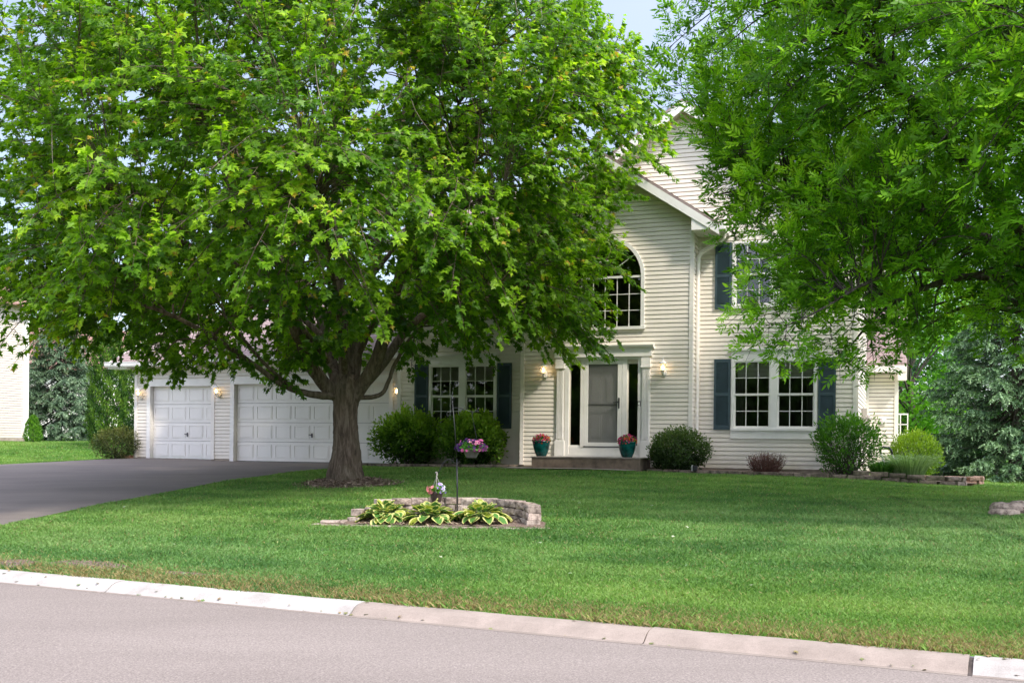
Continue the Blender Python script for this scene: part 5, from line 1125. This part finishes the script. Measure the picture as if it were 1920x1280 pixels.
mb = MB(); mb.box(-3, 3, -3, 3, 0, 3.2); mb.build('wall', plain('pale_blue_siding', (.5, .58, .66), .7, .05), f2); mb = MB(); mb.prism([(-3.4, 3.2), (0, 4.6), (3.4, 3.2)], 0, -3.4, 3.4); mb.build('roof', M['roofb'], f2)
mb = MB(); mb.box(-1.6, -.8, -3.05, -3, 1, 2.2); mb.build('window', M['dark'], f2)

# ------------------------------------------------------------------ shrubs
def shrub(name, x, y, rx, ry, h, seed, label, pal, n=5000, ls=.06, T_=OVAL, zc=.5, lump=.16, stems=18, group=None, shape=2.2, inner=.55, upright=.0, zbase=None, cat='shrub', fol='leaf', hole=0, newtop=.15):
    r = np.random.default_rng(seed); z0 = hz1(x, y) if zbase is None else zbase; root = thing(name, label, cat, (x, y, z0), 0, group)
    n = int(n); d = unit(r.normal(size=(n, 3))); ph = r.uniform(0, 6.3, 9)
    az = np.arctan2(d[:, 1], d[:, 0]); ev = np.arcsin(np.clip(d[:, 2], -1, 1))
    k = 1 + lump * (np.sin(3 * az + ph[0] + 2 * ev) * .5 + np.sin(5 * az + ph[1]) * np.cos(4 * ev + ph[2]) * .6 + np.sin(9 * az + 7 * ev + ph[3]) * .35 + np.sin(13 * az - 11 * ev + ph[4]) * .25)
    f = inner + (1 - inner) * r.random(n) ** .55; f *= k; hc = h * zc
    pos = np.stack([x + rx * f * d[:, 0], y + ry * f * d[:, 1], z0 + hc + np.where(d[:, 2] > 0, h - hc, hc) * f * d[:, 2]], 1)
    pos[:, 2] = np.maximum(pos[:, 2], z0 + .03 + r.random(n) * .05)
    keep = r.random(n) > hole * np.clip(1 - (pos[:, 2] - z0) / (h * .45), 0, 1); pos, d, f = pos[keep], d[keep], f[keep]; n = len(pos)
    pal = np.array(pal, float); cl = .5 + .5 * np.sin(pos[:, 0] * 9 + ph[5]) * np.sin(pos[:, 1] * 8 + ph[6]) * np.sin(pos[:, 2] * 10 + ph[7])
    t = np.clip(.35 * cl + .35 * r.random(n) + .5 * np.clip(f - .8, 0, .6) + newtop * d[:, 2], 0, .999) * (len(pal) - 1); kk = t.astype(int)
    ax = unit(d * .6 + UP * (.35 + upright) + r.normal(size=(n, 3)) * .5)
    V, F = leaves(pos, ax, unit(UP * .7 + d * .7 + r.normal(size=(n, 3)) * .5), ls * r.uniform(.65, 1.25, n), T_, [tuple(range(len(T_)))])
    mesh_np('foliage', V, F, M[fol], root, lerp(pal[kk], pal[kk + 1], (t - kk)[:, None]), origin=(x, y, z0))
    S = Tubes()
    for i in range(stems):
        q = pos[r.integers(n)]; b = np.array([x + r.normal() * rx * .12, y + r.normal() * ry * .12, z0 - .03]); S.add(curve([b, lerp(b, q, .5) + r.normal(size=3) * .05, q], 6), np.linspace(.012, .004, 6), 4)
    S.build('stems', M['bark2'], root, (x, y, z0)); return root
def HW(s, c): p = H(s, c); return p[0], p[1]
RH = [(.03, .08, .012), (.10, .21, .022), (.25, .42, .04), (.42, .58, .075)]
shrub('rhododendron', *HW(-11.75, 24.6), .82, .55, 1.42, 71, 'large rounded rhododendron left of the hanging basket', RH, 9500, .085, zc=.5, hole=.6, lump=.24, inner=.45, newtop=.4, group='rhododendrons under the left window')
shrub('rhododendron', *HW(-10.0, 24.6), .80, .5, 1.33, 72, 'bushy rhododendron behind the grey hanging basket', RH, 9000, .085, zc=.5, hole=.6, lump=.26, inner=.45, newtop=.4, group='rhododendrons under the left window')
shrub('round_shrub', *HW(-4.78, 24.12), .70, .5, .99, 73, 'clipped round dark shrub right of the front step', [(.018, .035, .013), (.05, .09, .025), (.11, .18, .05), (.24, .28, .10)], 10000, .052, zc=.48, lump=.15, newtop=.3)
shrub('corner_shrub', *HW(-1.15, 24.4), .72, .6, 1.38, 74, 'loose green shrub at the right corner of the house', [(.02, .08, .01), (.055, .17, .015), (.12, .29, .022), (.23, .44, .04)], 5600, .085, T_=LANCE, zc=.58, lump=.24, hole=.8, stems=60)
shrub('yellow_shrub', *HW(.25, 28), .62, .55, 1.2, 75, 'yellow green conifer shrub behind the feathery grass', [(.05, .10, .008), (.16, .27, .015), (.33, .46, .03)], 6000, .07, zc=.5, upright=.5, T_=LANCE)
x, y = -11.95, 32.4
shrub('juniper', x + .1, y - .2, .72, .55, .95, 76, 'low bronze green juniper beside the driveway', [(.012, .028, .006), (.05, .075, .012), (.13, .14, .025), (.14, .22, .025)], 6500, .06, T_=LANCE, lump=.2, fol='needle', upright=.2)
shrub('juniper', x + .5, y + 1.0, .65, .6, 1.45, 77, 'taller green juniper against the garage corner', [(.01, .035, .008), (.03, .09, .014), (.08, .19, .03)], 6500, .06, T_=LANCE, lump=.2, fol='needle', upright=.3)
shrub('hedge', 3, -26, 75, 4, 8.5, 79, 'tall unseen hedge added across the street for window reflections', [(.04, .10, .02), (.09, .18, .03), (.16, .27, .05)], 60000, .8, zc=.35, lump=.05, inner=.3, zbase=0, cat='hedge')  # unseen hedge added so the window panes reflect green instead of bright sky
# ---- columnar and conical evergreens
def cone_shrub(name, x, y, R_, h, seed, label, pal, n, ls, pw=.6, group=None):
    r = np.random.default_rng(seed); z0 = hz1(x, y); root = thing(name, label, 'evergreen', (x, y, z0), 0, group)
    f = r.random(n); a = r.uniform(0, 6.3, n); prof_ = R_ * np.clip(1 - f ** 2.2, 0.02, 1) ** pw * np.clip(.72 + f * 2, 0, 1)
    rr = prof_ * (.7 + .3 * r.random(n) ** .5) * (1 + .08 * np.sin(a * 4 + f * 9) + .06 * np.sin(a * 9 - f * 25)); pos = np.stack([x + rr * np.cos(a), y + rr * np.sin(a), z0 + .03 + f * h], 1)
    o = np.stack([np.cos(a), np.sin(a), 0 * a], 1); pal = np.array(pal); t = np.clip(.5 + .3 * np.sin(a * 6 + f * 30) + r.normal(size=n) * .2, 0, .999) * (len(pal) - 1); kk = t.astype(int)
    V, F = leaves(pos, unit(UP + o * .5 + r.normal(size=(n, 3)) * .35), o + r.normal(size=(n, 3)) * .4, ls * r.uniform(.7, 1.3, n), LANCE, [(0, 1, 2, 3, 4, 5)]); mesh_np('foliage', V, F, M['needle'], root, lerp(pal[kk], pal[kk + 1], (t - kk)[:, None]), origin=(x, y, z0))
    T = Tubes(); T.add([(x, y, z0 - .1), (x, y, z0 + h * .8)], [.06, .02], 6); T.build('trunk', M['bark2'], root, (x, y, z0)); return root
AR = [(.012, .045, .006), (.035, .10, .010), (.09, .19, .016), (.16, .28, .025)]
cone_shrub('arborvitae', -14.9, 39.5, .72, 4.4, 81, 'tall columnar arborvitae left of the garage', AR, 12000, .12, .35, 'columnar arborvitae beside the garage'); cone_shrub('arborvitae', -14.3, 41.5, .8, 4.9, 82, 'columnar arborvitae rising behind the garage corner', AR, 11000, .12, .35, 'columnar arborvitae beside the garage')
cone_shrub('dwarf_conifer', -19.45, 43.6, .36, 1.05, 83, 'small bright green cone shaped conifer by the neighbouring house', [(.04, .13, .008), (.09, .24, .012), (.16, .34, .02)], 3500, .07, .7)
# ---- bare red twig shrub
x, y = HW(-2.85, 24.25); z0 = hz1(x, y); root = thing('twig_shrub', 'bare reddish brown twig shrub under the right window', 'shrub', (x, y, z0)); S = Tubes(); r = np.random.default_rng(90)
for i in range(330):
    a, f = r.uniform(0, 6.3), r.random() ** .5; b = np.array([x + .20 * f * math.cos(a), y + .16 * f * math.sin(a), z0 - .02]); e = np.array([x + .46 * f * math.cos(a) + r.normal() * .03, y + .36 * f * math.sin(a) + r.normal() * .03, z0 + r.uniform(.3, .56) * (1.05 - .25 * f)])
    S.add(curve([b, lerp(b, e, .6) + r.normal(size=3) * .012, e], 4), [.006, .005, .004, .002], 3)
    if r.random() < .6: S.add([lerp(b, e, .6), lerp(b, e, .8) + r.normal(size=3) * .05 + UP * .06], [.004, .002], 3)
S.build('twigs', plain('red_brown_twig', (.16, .075, .055), .9, .4, 20), root, (x, y, z0))
n = 420; ii = r.uniform(0, 6.3, n); ff = r.uniform(.3, 1.05, n); pos = np.stack([x + .42 * ff * np.cos(ii), y + .3 * ff * np.sin(ii), z0 + r.uniform(.08, .5, n)], 1)
V, F = leaves(pos, r.normal(size=(n, 3)), r.normal(size=(n, 3)), np.full(n, .03), OVAL, [(0, 1, 2, 3, 4, 5)]); mesh_np('dead_leaves', V, F, M['litter'], root, np.tile([.12, .06, .04], (n, 1)) * r.uniform(.5, 1.8, (n, 1)), origin=(x, y, z0))
# ---- ornamental grass tufts
def tuft(x, y, h, rad, n, seed, label, c0, c1, w_=.008, name='grass_tuft', spread=.7, group='ornamental grass clumps at the corner'):
    r = np.random.default_rng(seed); z0 = hz1(x, y) + .03; root = thing(name, label, 'ornamental grass', (x, y, z0), 0, group); Vs = []; Fs = []; Cs = []
    for i in range(n):
        a = r.uniform(0, 6.3); f = r.random() ** .5; o = np.array([math.cos(a), math.sin(a), 0]); b = np.array([x, y, z0]) + o * rad * .35 * f; L_ = h * r.uniform(.65, 1.1)
        p = [b, b + o * L_ * .2 * f * spread + UP * L_ * .5, b + o * L_ * .55 * f * spread + UP * L_ * .86, b + o * L_ * (1.0 * f) * spread + UP * L_ * r.uniform(.75, .98)]
        lt = unit(np.cross(o, UP) + r.normal(size=3) * .4); w2 = [w_, w_ * .9, w_ * .6, .001]; k0 = len(Vs) * 8
        Vs.append(np.concatenate([[q - lt * ww, q + lt * ww] for q, ww in zip(p, w2)])); Fs += [(k0 + 2 * j, k0 + 2 * j + 1, k0 + 2 * j + 3, k0 + 2 * j + 2) for j in range(3)]; c = lerp(np.array(c0), np.array(c1), r.random()); Cs += [c, c, c * 1.15]
    mesh_np('blades', np.concatenate(Vs), Fs, M['grassblade'], root, np.array(Cs), origin=(x, y, z0)); return root
tuft(*HW(-.42, 24.25), .42, .5, 500, 91, 'dark green arching grass tuft at the house corner', (.05, .16, .02), (.14, .32, .05), .011)
tuft(*HW(.12, 24.3), .60, .75, 900, 92, 'feathery grey green grass clump beside the block edging', (.12, .22, .08), (.34, .47, .20), .006, spread=.95)

# ------------------------------------------------------------------ hostas, flowers, baskets
HO = []   # outline of half the leaf, inner green field and pale margin
def hosta(x, y, seed, label, R_=.40, n=52, first=None):
    r = np.random.default_rng(seed); z0 = hz1(x, y) + .03; root = thing('hosta', label, 'hosta', (x, y, z0), 0, 'variegated hostas in the stone edged bed')
    Vs = []; Fs = []; Cs = []; k = 0; S = Tubes()
    u = np.linspace(0, 1, 8); wd = np.sin(np.pi * u ** .78) ** .75 * .43 * (1 - .12 * u); wd[0] = .02; wd[-1] = 0
    for i in range(n):
        f = (i + .5) / n; a = i * 2.39996 + r.normal() * .2; o = np.array([math.cos(a), math.sin(a), 0]); s = r.uniform(.125, .185) * (.8 + .25 * f); lift = (1 - f) * .12 + .045
        b = np.array([x, y, z0]) + o * R_ * (.10 + .62 * f) + UP * (lift + .06 * r.random()); dirv = unit(o * (.45 + .6 * f) + UP * (.62 - .9 * f) + r.normal(size=3) * .13); up_ = unit(UP * (.5 + .5 * f) - o * (.8 - .8 * f) + r.normal(size=3) * .12); lt = unit(np.cross(dirv, up_)); nn = np.cross(lt, dirv)
        S.add(curve([np.array([x, y, z0 - .02]), np.array([x, y, z0]) + o * R_ * .1 + UP * lift * .7, b], 5), [.007, .006, .005, .005, .004], 4)
        rows = []
        for j, t in enumerate(u):
            c = b + dirv * s * t * 1.2 - UP * s * .35 * t ** 2.2 * (.4 + f); w2 = wd[j] * s * 1.25; m_ = .68 if 0 < j < 7 else .5; cu = .10 * s
            rows.append([c - lt * w2 - nn * cu * .3 * (-1), c - lt * w2 * m_, c - nn * .012, c + lt * w2 * m_, c + lt * w2 + nn * cu * .3])
        Vs.append(np.array(rows).reshape(-1, 3)); g = r.uniform(.8, 1.25); old = r.random() < .12
        for j in range(7):
            for q in range(4):
                Fs.append((k + j * 5 + q, k + j * 5 + q + 1, k + (j + 1) * 5 + q + 1, k + (j + 1) * 5 + q)); edge = q in (0, 3) or j == 6
                Cs.append(np.array((.62, .60, .22) if edge else ((.30, .36, .04) if old else (.075, .19, .035))) * (g if not edge else .9 + .1 * g))
        k += 40
    mesh_np('leaves', np.concatenate(Vs), Fs, M['waxy'], root, np.array(Cs), origin=(x, y, z0), smooth=True); S.build('stalks', M['waxy2'], root, (x, y, z0))
M['waxy2'] = plain('pale_stalk', (.14, .24, .06), .5, .1)
hosta(-1.82, 15.55, 101, 'leftmost cream edged hosta, tallest of the three', .42, 84); hosta(-1.16, 15.42, 102, 'middle cream edged hosta below the brown hanging basket', .40, 78); hosta(-.42, 15.35, 103, 'rightmost cream edged hosta in front of the pole', .44, 88)
def flowers(parent, name, c, rx, rz, n, cols, seed, size=.03, origin=(0, 0, 0), green=True, leafn=200, fol=((.03, .12, .02), (.10, .26, .04)), under=.3):
    r = np.random.default_rng(seed)
    c = np.array(c)
    if green:
        d = unit(r.normal(size=(leafn, 3))); d[:, 2] = np.abs(d[:, 2]) * 1.0 - under; pos = c + d * np.array([rx, rx, rz]) * r.uniform(.4, 1, (leafn, 1))
        V, F = leaves(pos, unit(d + r.normal(size=(leafn, 3)) * .5), UP + r.normal(size=(leafn, 3)) * .5, r.uniform(.03, .06, leafn), OVAL, [(0, 1, 2, 3, 4, 5)]); mesh_np('leaves', V, F, M['leaf'], parent, lerp(np.array(fol[0]), np.array(fol[1]), r.random((leafn, 1))), origin=origin)
    for gi, col in enumerate(cols):
        col, share, (sx, sz) = col; k = max(3, int(n * share)); d = unit(r.normal(size=(k, 3)) + np.array([sx, -.5, sz])); d[:, 2] = np.maximum(d[:, 2], -.35)
        P_ = c + d * np.array([rx, rx, rz]) * r.uniform(.85, 1.12, (k, 1)); Vs = []; Fs = []; Cs = []; q = 0
        for p, dd in zip(P_, d):
            nrm = unit(dd + np.array([0, -.5, .25]) + r.normal(size=3) * .3); u_ = unit(np.cross(nrm, UP + .01)); v_ = np.cross(nrm, u_); s = size * r.uniform(.75, 1.2)
            ang = np.arange(10) * 2 * np.pi / 10; rad = np.where(np.arange(10) % 2, .82, 1.0) * s; ring = p + nrm * s * .3 + rad[:, None] * (np.cos(ang)[:, None] * u_ + np.sin(ang)[:, None] * v_); Vs.append(np.vstack([p, ring])); g = r.uniform(.75, 1.25)
            for j in range(10): Fs.append((q, q + 1 + j, q + 1 + (j + 1) % 10)); Cs.append(np.array(col) * g)
            q += 11
        mesh_np('blossoms', np.concatenate(Vs), Fs, M['petal'], parent, np.clip(np.array(Cs), 0, 1), origin=origin)
def pot(s_, c_, label, seed):
    x, y, _ = H(s_, c_); z0 = 1.31; t = thing('glazed_pot', label, 'plant pot', (x, y, z0), 0, 'teal glazed pots of bright flowers on the step')
    mb = MB(); mb.lathe([(0, 0), (.105, 0), (.12, .01), (.155, .09), (.182, .18), (.197, .27), (.203, .325), (.212, .335), (.213, .355), (.195, .36), (.185, .33), (.0, .325)], 0, 0, 0, 32, cap=False); mb.build('pot', M['pot'], t, smooth=True)
    mb = MB(); mb.lathe([(0, .335), (.18, .335)], 0, 0, 0, 20, cap=False); mb.build('soil', M['soil'], t)
    flowers(t, 'f', (0, 0, .36), .20, .15, 120, [((.55, .02, .16), .5, (-.6, .5)), ((.62, .09, .03), .35, (.7, .5)), ((.35, .01, .12), .2, (0, .2))], seed, .022, leafn=420, under=.1, fol=((.03, .13, .02), (.14, .30, .05))); return t
pot(-7.93, 23.76, 'teal glazed pot of red and pink flowers at the left end of the step', 111); pot(-5.9, 23.84, 'teal glazed pot of magenta and orange flowers right of the door', 112)
# shepherd's hook and two hanging baskets
px, py = -.80, 15.85; pz = hz1(px, py) + .09
def ph(dx, z): return (px + dx, py, z)
t = thing('shepherd_hook', 'thin black double shepherd hook pole in the flower bed', 'plant hook', (px, py, pz))
mb = MB(); P0 = [(0, 0, -.2), (0, 0, .5), (-.03, 0, 1.2), (-.075, 0, 1.72)]
mb.tube([(.0, 0, -.3), (-.0, 0, .35), (-.012, 0, .8)], .012, 8).tube([(-.012, 0, .78), (-.05, 0, 1.3), (-.085, 0, 1.62)], .007, 8); mb.build('pole', M['black'], t, smooth=True)
for _c in (): pass
mb = MB(); mb.tube(curve([(-.08, 0, 1.55), (.02, 0, 1.555), (.12, 0, 1.525), (.20, 0, 1.50), (.26, 0, 1.505), (.31, 0, 1.56)], 18), .006, 6).tube(curve([(-.085, 0, 1.54), (-.12, 0, 1.46), (-.155, 0, 1.43), (-.165, 0, 1.47), (-.14, 0, 1.5)], 12), .005, 6); mb.build('upper_arm', M['black'], t, smooth=True)
mb = MB(); mb.tube(curve([(-.03, 0, .72), (-.12, 0, .80), (-.2, 0, .75), (-.27, 0, .62), (-.30, 0, .57), (-.335, 0, .60)], 18), .006, 6); mb.build('lower_arm', M['black'], t, smooth=True)
mb = MB(); mb.lathe([(.004, 0), (.012, .03), (.004, .06), (.014, .09), (.004, .13), (.008, .16), (0, .2)], -.087, 0, 1.6, 8, cap=False); 
for a_ in (0, 2.1, 4.2): mb.tube([(-.087, 0, 1.62), (-.087 + .035 * math.cos(a_), .02 * math.sin(a_), 1.68), (-.087 + .02 * math.cos(a_), .01 * math.sin(a_), 1.72)], .003, 4)
mb.build('finial', M['black'], t)
def basket(dx, ztop, zrim, R1, R0, hh, mat, label, cols, seed, frx, frz, nfl, size, leafn, wires=3, fol=((.03, .12, .02), (.12, .28, .05))):
    o = (px + dx, py - .02, pz + zrim); t = thing('hanging_basket', label, 'hanging basket', o, 0, 'hanging flower baskets on the shepherd hook')
    mb = MB(); mb.lathe([(0, -hh), (R0, -hh), (R0 * 1.05, -hh + .01), (R1 * .93, -.03), (R1, -.015), (R1 * 1.03, 0), (R1 * .95, .004), (R1 * .9, -.03), (0, -.03)], 0, 0, 0, 28, cap=False); mb.build('bowl', mat, t, smooth=True)
    mb = MB(); top = ztop - zrim
    for k in range(wires): a_ = k * 2 * math.pi / wires + .5; mb.tube([(R1 * .97 * math.cos(a_), R1 * .97 * math.sin(a_), 0), (.006 * math.cos(a_), .006 * math.sin(a_), top - .07), (0, 0, top)], .0035, 4)
    mb.tube(curve([(0, 0, top - .06), (.012, 0, top - .02), (0, 0, top + .01), (-.02, 0, top - .005)], 8), .004, 5); mb.build('hanger', M['greymetal'] if wires == 3 else M['black'], t)
    flowers(t, 'f', (0, 0, .035), frx, frz, nfl, cols, seed, size, leafn=leafn, fol=fol); return t
basket(.205, 1.50, .935, .125, .075, .115, M['basketgrey'], 'grey hanging basket of dark purple and pink petunias', [((.035, .008, .07), .45, (-.5, .5)), ((.10, .01, .08), .2, (.8, .2)), ((.55, .12, .3), .3, (.2, .7)), ((.75, .4, .42), .12, (.3, -.6))], 121, .23, .12, 95, .025, 420, 1)
basket(-.305, .60, .31, .10, .065, .145, M['basketbrown'], 'small brown hanging basket of pink and lavender flowers', [((.80, .27, .27), .45, (-1.5, .2)), ((.42, .30, .72), .35, (.9, .6)), ((.75, .72, .85), .15, (1.4, -.1))], 122, .13, .09, 34, .027, 190, 3, fol=((.08, .22, .03), (.22, .40, .08)))

# ------------------------------------------------------------------ grass blades and litter
def chips(name, cx, cy, rx, ry, n, label, top=None, seed=1):
    r = np.random.default_rng(seed); a = r.uniform(0, 6.3, n); f = r.random(n) ** .5; x = cx + rx * f * np.cos(a); y = cy + ry * f * np.sin(a); z = hz(x, y) + (top(x, y) if top else .04)
    V, F = leaves(np.stack([x, y, z], 1), unit(np.stack([r.normal(size=n), r.normal(size=n), r.normal(size=n) * .25], 1)), UP + r.normal(size=(n, 3)) * .4, r.uniform(.02, .075, n), [(0, 0, 0), (.2, .1, 0), (.16, 1, .03), (-.16, .95, 0), (-.2, .05, .02)], [(0, 1, 2, 3, 4)])
    c = lerp(np.array([.09, .055, .035]), np.array([.46, .36, .26]), r.random((n, 1)) ** 1.5); tag(mesh_np(name, V, F, M['litter'], None, c), label, 'mulch', kind='stuff')
chips('mulch_chips', TM[0] + .12, TM[1] - .32, 1.12, .98, 3600, 'shredded bark chips around the maple base', lambda x, y: .02 + .17 * np.clip(1 - np.hypot(x - TM[0], y - TM[1]) / .95, 0, 1) ** 1.3, 201)
chips('mulch_chips', -.95, 15.5, 1.35, .45, 1800, 'bark chips in the stone edged flower bed', lambda x, y: .045 + 0 * x, 202)
chips('gravel_stones', TA[0], TA[1] - .4, 1.15, .95, 1600, 'gravel and chips in the bed at the right edge', lambda x, y: .05 + 0 * x, 203)
def lawn_grass(n, seed):
    r = np.random.default_rng(seed); X = []; Y = []
    y = 7 + (46 - 7) * r.random(n * 3) ** 1.55; x = (r.random(n * 3) - .5) * (y * 1.12 + 8)
    dens = np.clip((9.5 / np.maximum(y, 9.5)) ** .1, .0, 1)
    k = r.random(n * 3) < dens; x, y = x[k], y[k]
    d = (y - (9.13 - .487 * x)) / math.hypot(1, .487); edge = .36 + .04 * np.sin(x * 5) * np.sin(x * 1.7) + r.normal(size=len(x)) * .02; ok = d > edge
    for poly, g in ((drvW, 0), (aring, 0), (fbed, 0), (bedL, 0), (bedR, 0), (walk, 0)): ok &= ~inpoly(x, y, [tuple(p) for p in poly])
    s = x * CT - y * ST; c = x * ST + y * CT
    ok &= ~((s > -12.4) & (s < -.9) & (c > 24.2)); ok &= ~((s > -22) & (s < -12) & (c > 25.8)); ok &= ~((s > -8.4) & (s < -5.4) & (c > 23.3)); ok &= ~((s > -13) & (s < 1.4) & (c > 24)); ok &= ~((s < ns + .3) & (c > ncc - 12))
    rm = np.hypot(x - TM[0], (y - TM[1] + .3)); ok &= ~((rm < 1.15) & (r.random(len(x)) < np.clip(1.5 - rm * 1.1, 0, 1) * 1.3))
    for bx, by, rx, ry in ((-4.9, 12.5, .6, .24), (-5.9, 12.7, .45, .22), (-3.5, 11.75, .4, .12), (-2.9, 16.9, .12, .08)):
        q = ((x - bx) * .9 + (y - by) * -.42) ** 2 / rx ** 2 + ((x - bx) * .42 + (y - by) * .9) ** 2 / ry ** 2; ok &= ~((q < 1) & (r.random(len(x)) < .88 - .5 * q))
    x, y, d = x[ok][:n], y[ok][:n], d[ok][:n]; N_ = len(x); z = hz(x, y) if N_ < 1 else np.concatenate([hz(x[i:i + 40000], y[i:i + 40000]) for i in range(0, N_, 40000)])
    near = np.clip((y - 8) / 20, 0, 1); h = (.042 + .018 * r.random(N_)) * (1 + .25 * np.sin(x * 1.9) * np.sin(y * 2.3)) * (1 + .4 * (d < .75)); w_ = .0032 + .0080 * near; h = h * (1 + .25 * near)
    a = r.uniform(0, 2 * np.pi, N_); lean = np.stack([r.normal(size=N_) * .45, r.normal(size=N_) * .45, np.ones(N_)], 1); lean = unit(lean)
    side = np.stack([np.cos(a), np.sin(a) * .5, 0 * a], 1); b = np.stack([x, y, z - .004], 1)
    V = np.stack([b - side * w_[:, None], b + side * w_[:, None], b + lean * h[:, None] * .6 + side * w_[:, None] * .7, b + lean * h[:, None] + np.stack([lean[:, 0], lean[:, 1], -0.3 * np.ones(N_)], 1) * h[:, None] * .35], 1)
    F = np.arange(N_ * 4).reshape(-1, 4)
    # true colour differences of the turf: mown passes, yellower patches, straw at the verge
    pn = lambda f, p: np.sin(x * f + p + 1.3 * np.sin(y * f * .7 + p)) * np.sin(y * f * 1.1 + p * 2 + 1.1 * np.sin(x * f * .6))
    cc = x * ST + y * CT; pat = .5 + .10 * np.sign(np.sin(cc * 5.2)) + .24 * pn(.55, 1) + .22 * pn(1.6, 2) + .16 * pn(4.3, 4) + r.normal(size=N_) * .20
    c0, c1, c2 = np.array([.072, .175, .030]), np.array([.150, .29, .052]), np.array([.25, .38, .09]); t = np.clip(pat, 0, 1)[:, None]
    col = np.where(t < .5, lerp(c0, c1, t * 2), lerp(c1, c2, t * 2 - 1)); blue = np.clip(.5 + .8 * pn(.33, 7), 0, 1)[:, None] * np.clip(1 - (y - 10) / 10, 0, 1)[:, None]; col = lerp(col, col * np.array([.95, .98, 1.9]), blue * .7)
    sa = np.clip(1.2 - (d - .36) / .75, 0, 1) * (.35 + .5 * (pn(.9, 3) * .5 + .5)); st = (r.random(N_) < np.maximum(sa, .035)); col[st] = np.array([.36, .29, .13]) * r.uniform(.6, 1.2, (st.sum(), 1))
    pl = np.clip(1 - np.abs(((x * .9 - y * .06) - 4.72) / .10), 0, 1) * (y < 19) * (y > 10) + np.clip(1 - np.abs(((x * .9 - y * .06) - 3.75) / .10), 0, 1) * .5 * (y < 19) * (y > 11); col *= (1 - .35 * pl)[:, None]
    col *= r.uniform(.75, 1.22, (N_, 1))
    tag(mesh_np('grass', V.reshape(-1, 3), F, M['grassblade'], None, col), 'mown green lawn grass with straw coloured blades at the verge', 'grass', kind='stuff')
lawn_grass(1050000, 5)
r = np.random.default_rng(77)
def litter(name, x, y, z, n_each, col, size, label, flat=.25):
    k = len(x); pos = np.stack([x, y, z], 1); V, F = leaves(pos, unit(np.stack([r.normal(size=k), r.normal(size=k), r.normal(size=k) * flat], 1)), unit(np.stack([r.normal(size=k) * .4, r.normal(size=k) * .4, np.ones(k)], 1)), size, MAPLE, MAPLE_F)
    tag(mesh_np(name, V, F, M['litter'], None, col), label, 'fallen leaves', kind='stuff')
k = 46; y = r.uniform(9.5, 20, k); x = (r.random(k) - .62) * y; z = hz(x, y) + .05
ok = (y > 9.9 - .487 * x) & ~inpoly(x, y, [tuple(p) for p in drvW]); litter('fallen_leaves', x[ok], y[ok], z[ok], 1, lerp(np.array([.16, .28, .10]), np.array([.45, .46, .33]), r.random((ok.sum(), 1))), r.uniform(.03, .06, ok.sum()), 'pale fallen maple leaves scattered on the lawn')
k = 110; t_ = r.uniform(-9, 7, k); dd = np.where(r.random(k) < .6, r.uniform(.03, .13, k), r.uniform(.1, .42, k)); x = dirK[0] * t_ + nK[0] * dd; y = 9.13 + dirK[1] * t_ + nK[1] * dd; z = np.interp(dd, [p[0] for p in prof[:-1]], [p[1] for p in prof[:-1]]) + .012
litter('gutter_debris', x, y, z, 1, lerp(np.array([.12, .2, .06]), np.array([.28, .18, .09]), r.random((k, 1))), r.uniform(.015, .06, k), 'small leaves and debris lying along the kerb', .1)
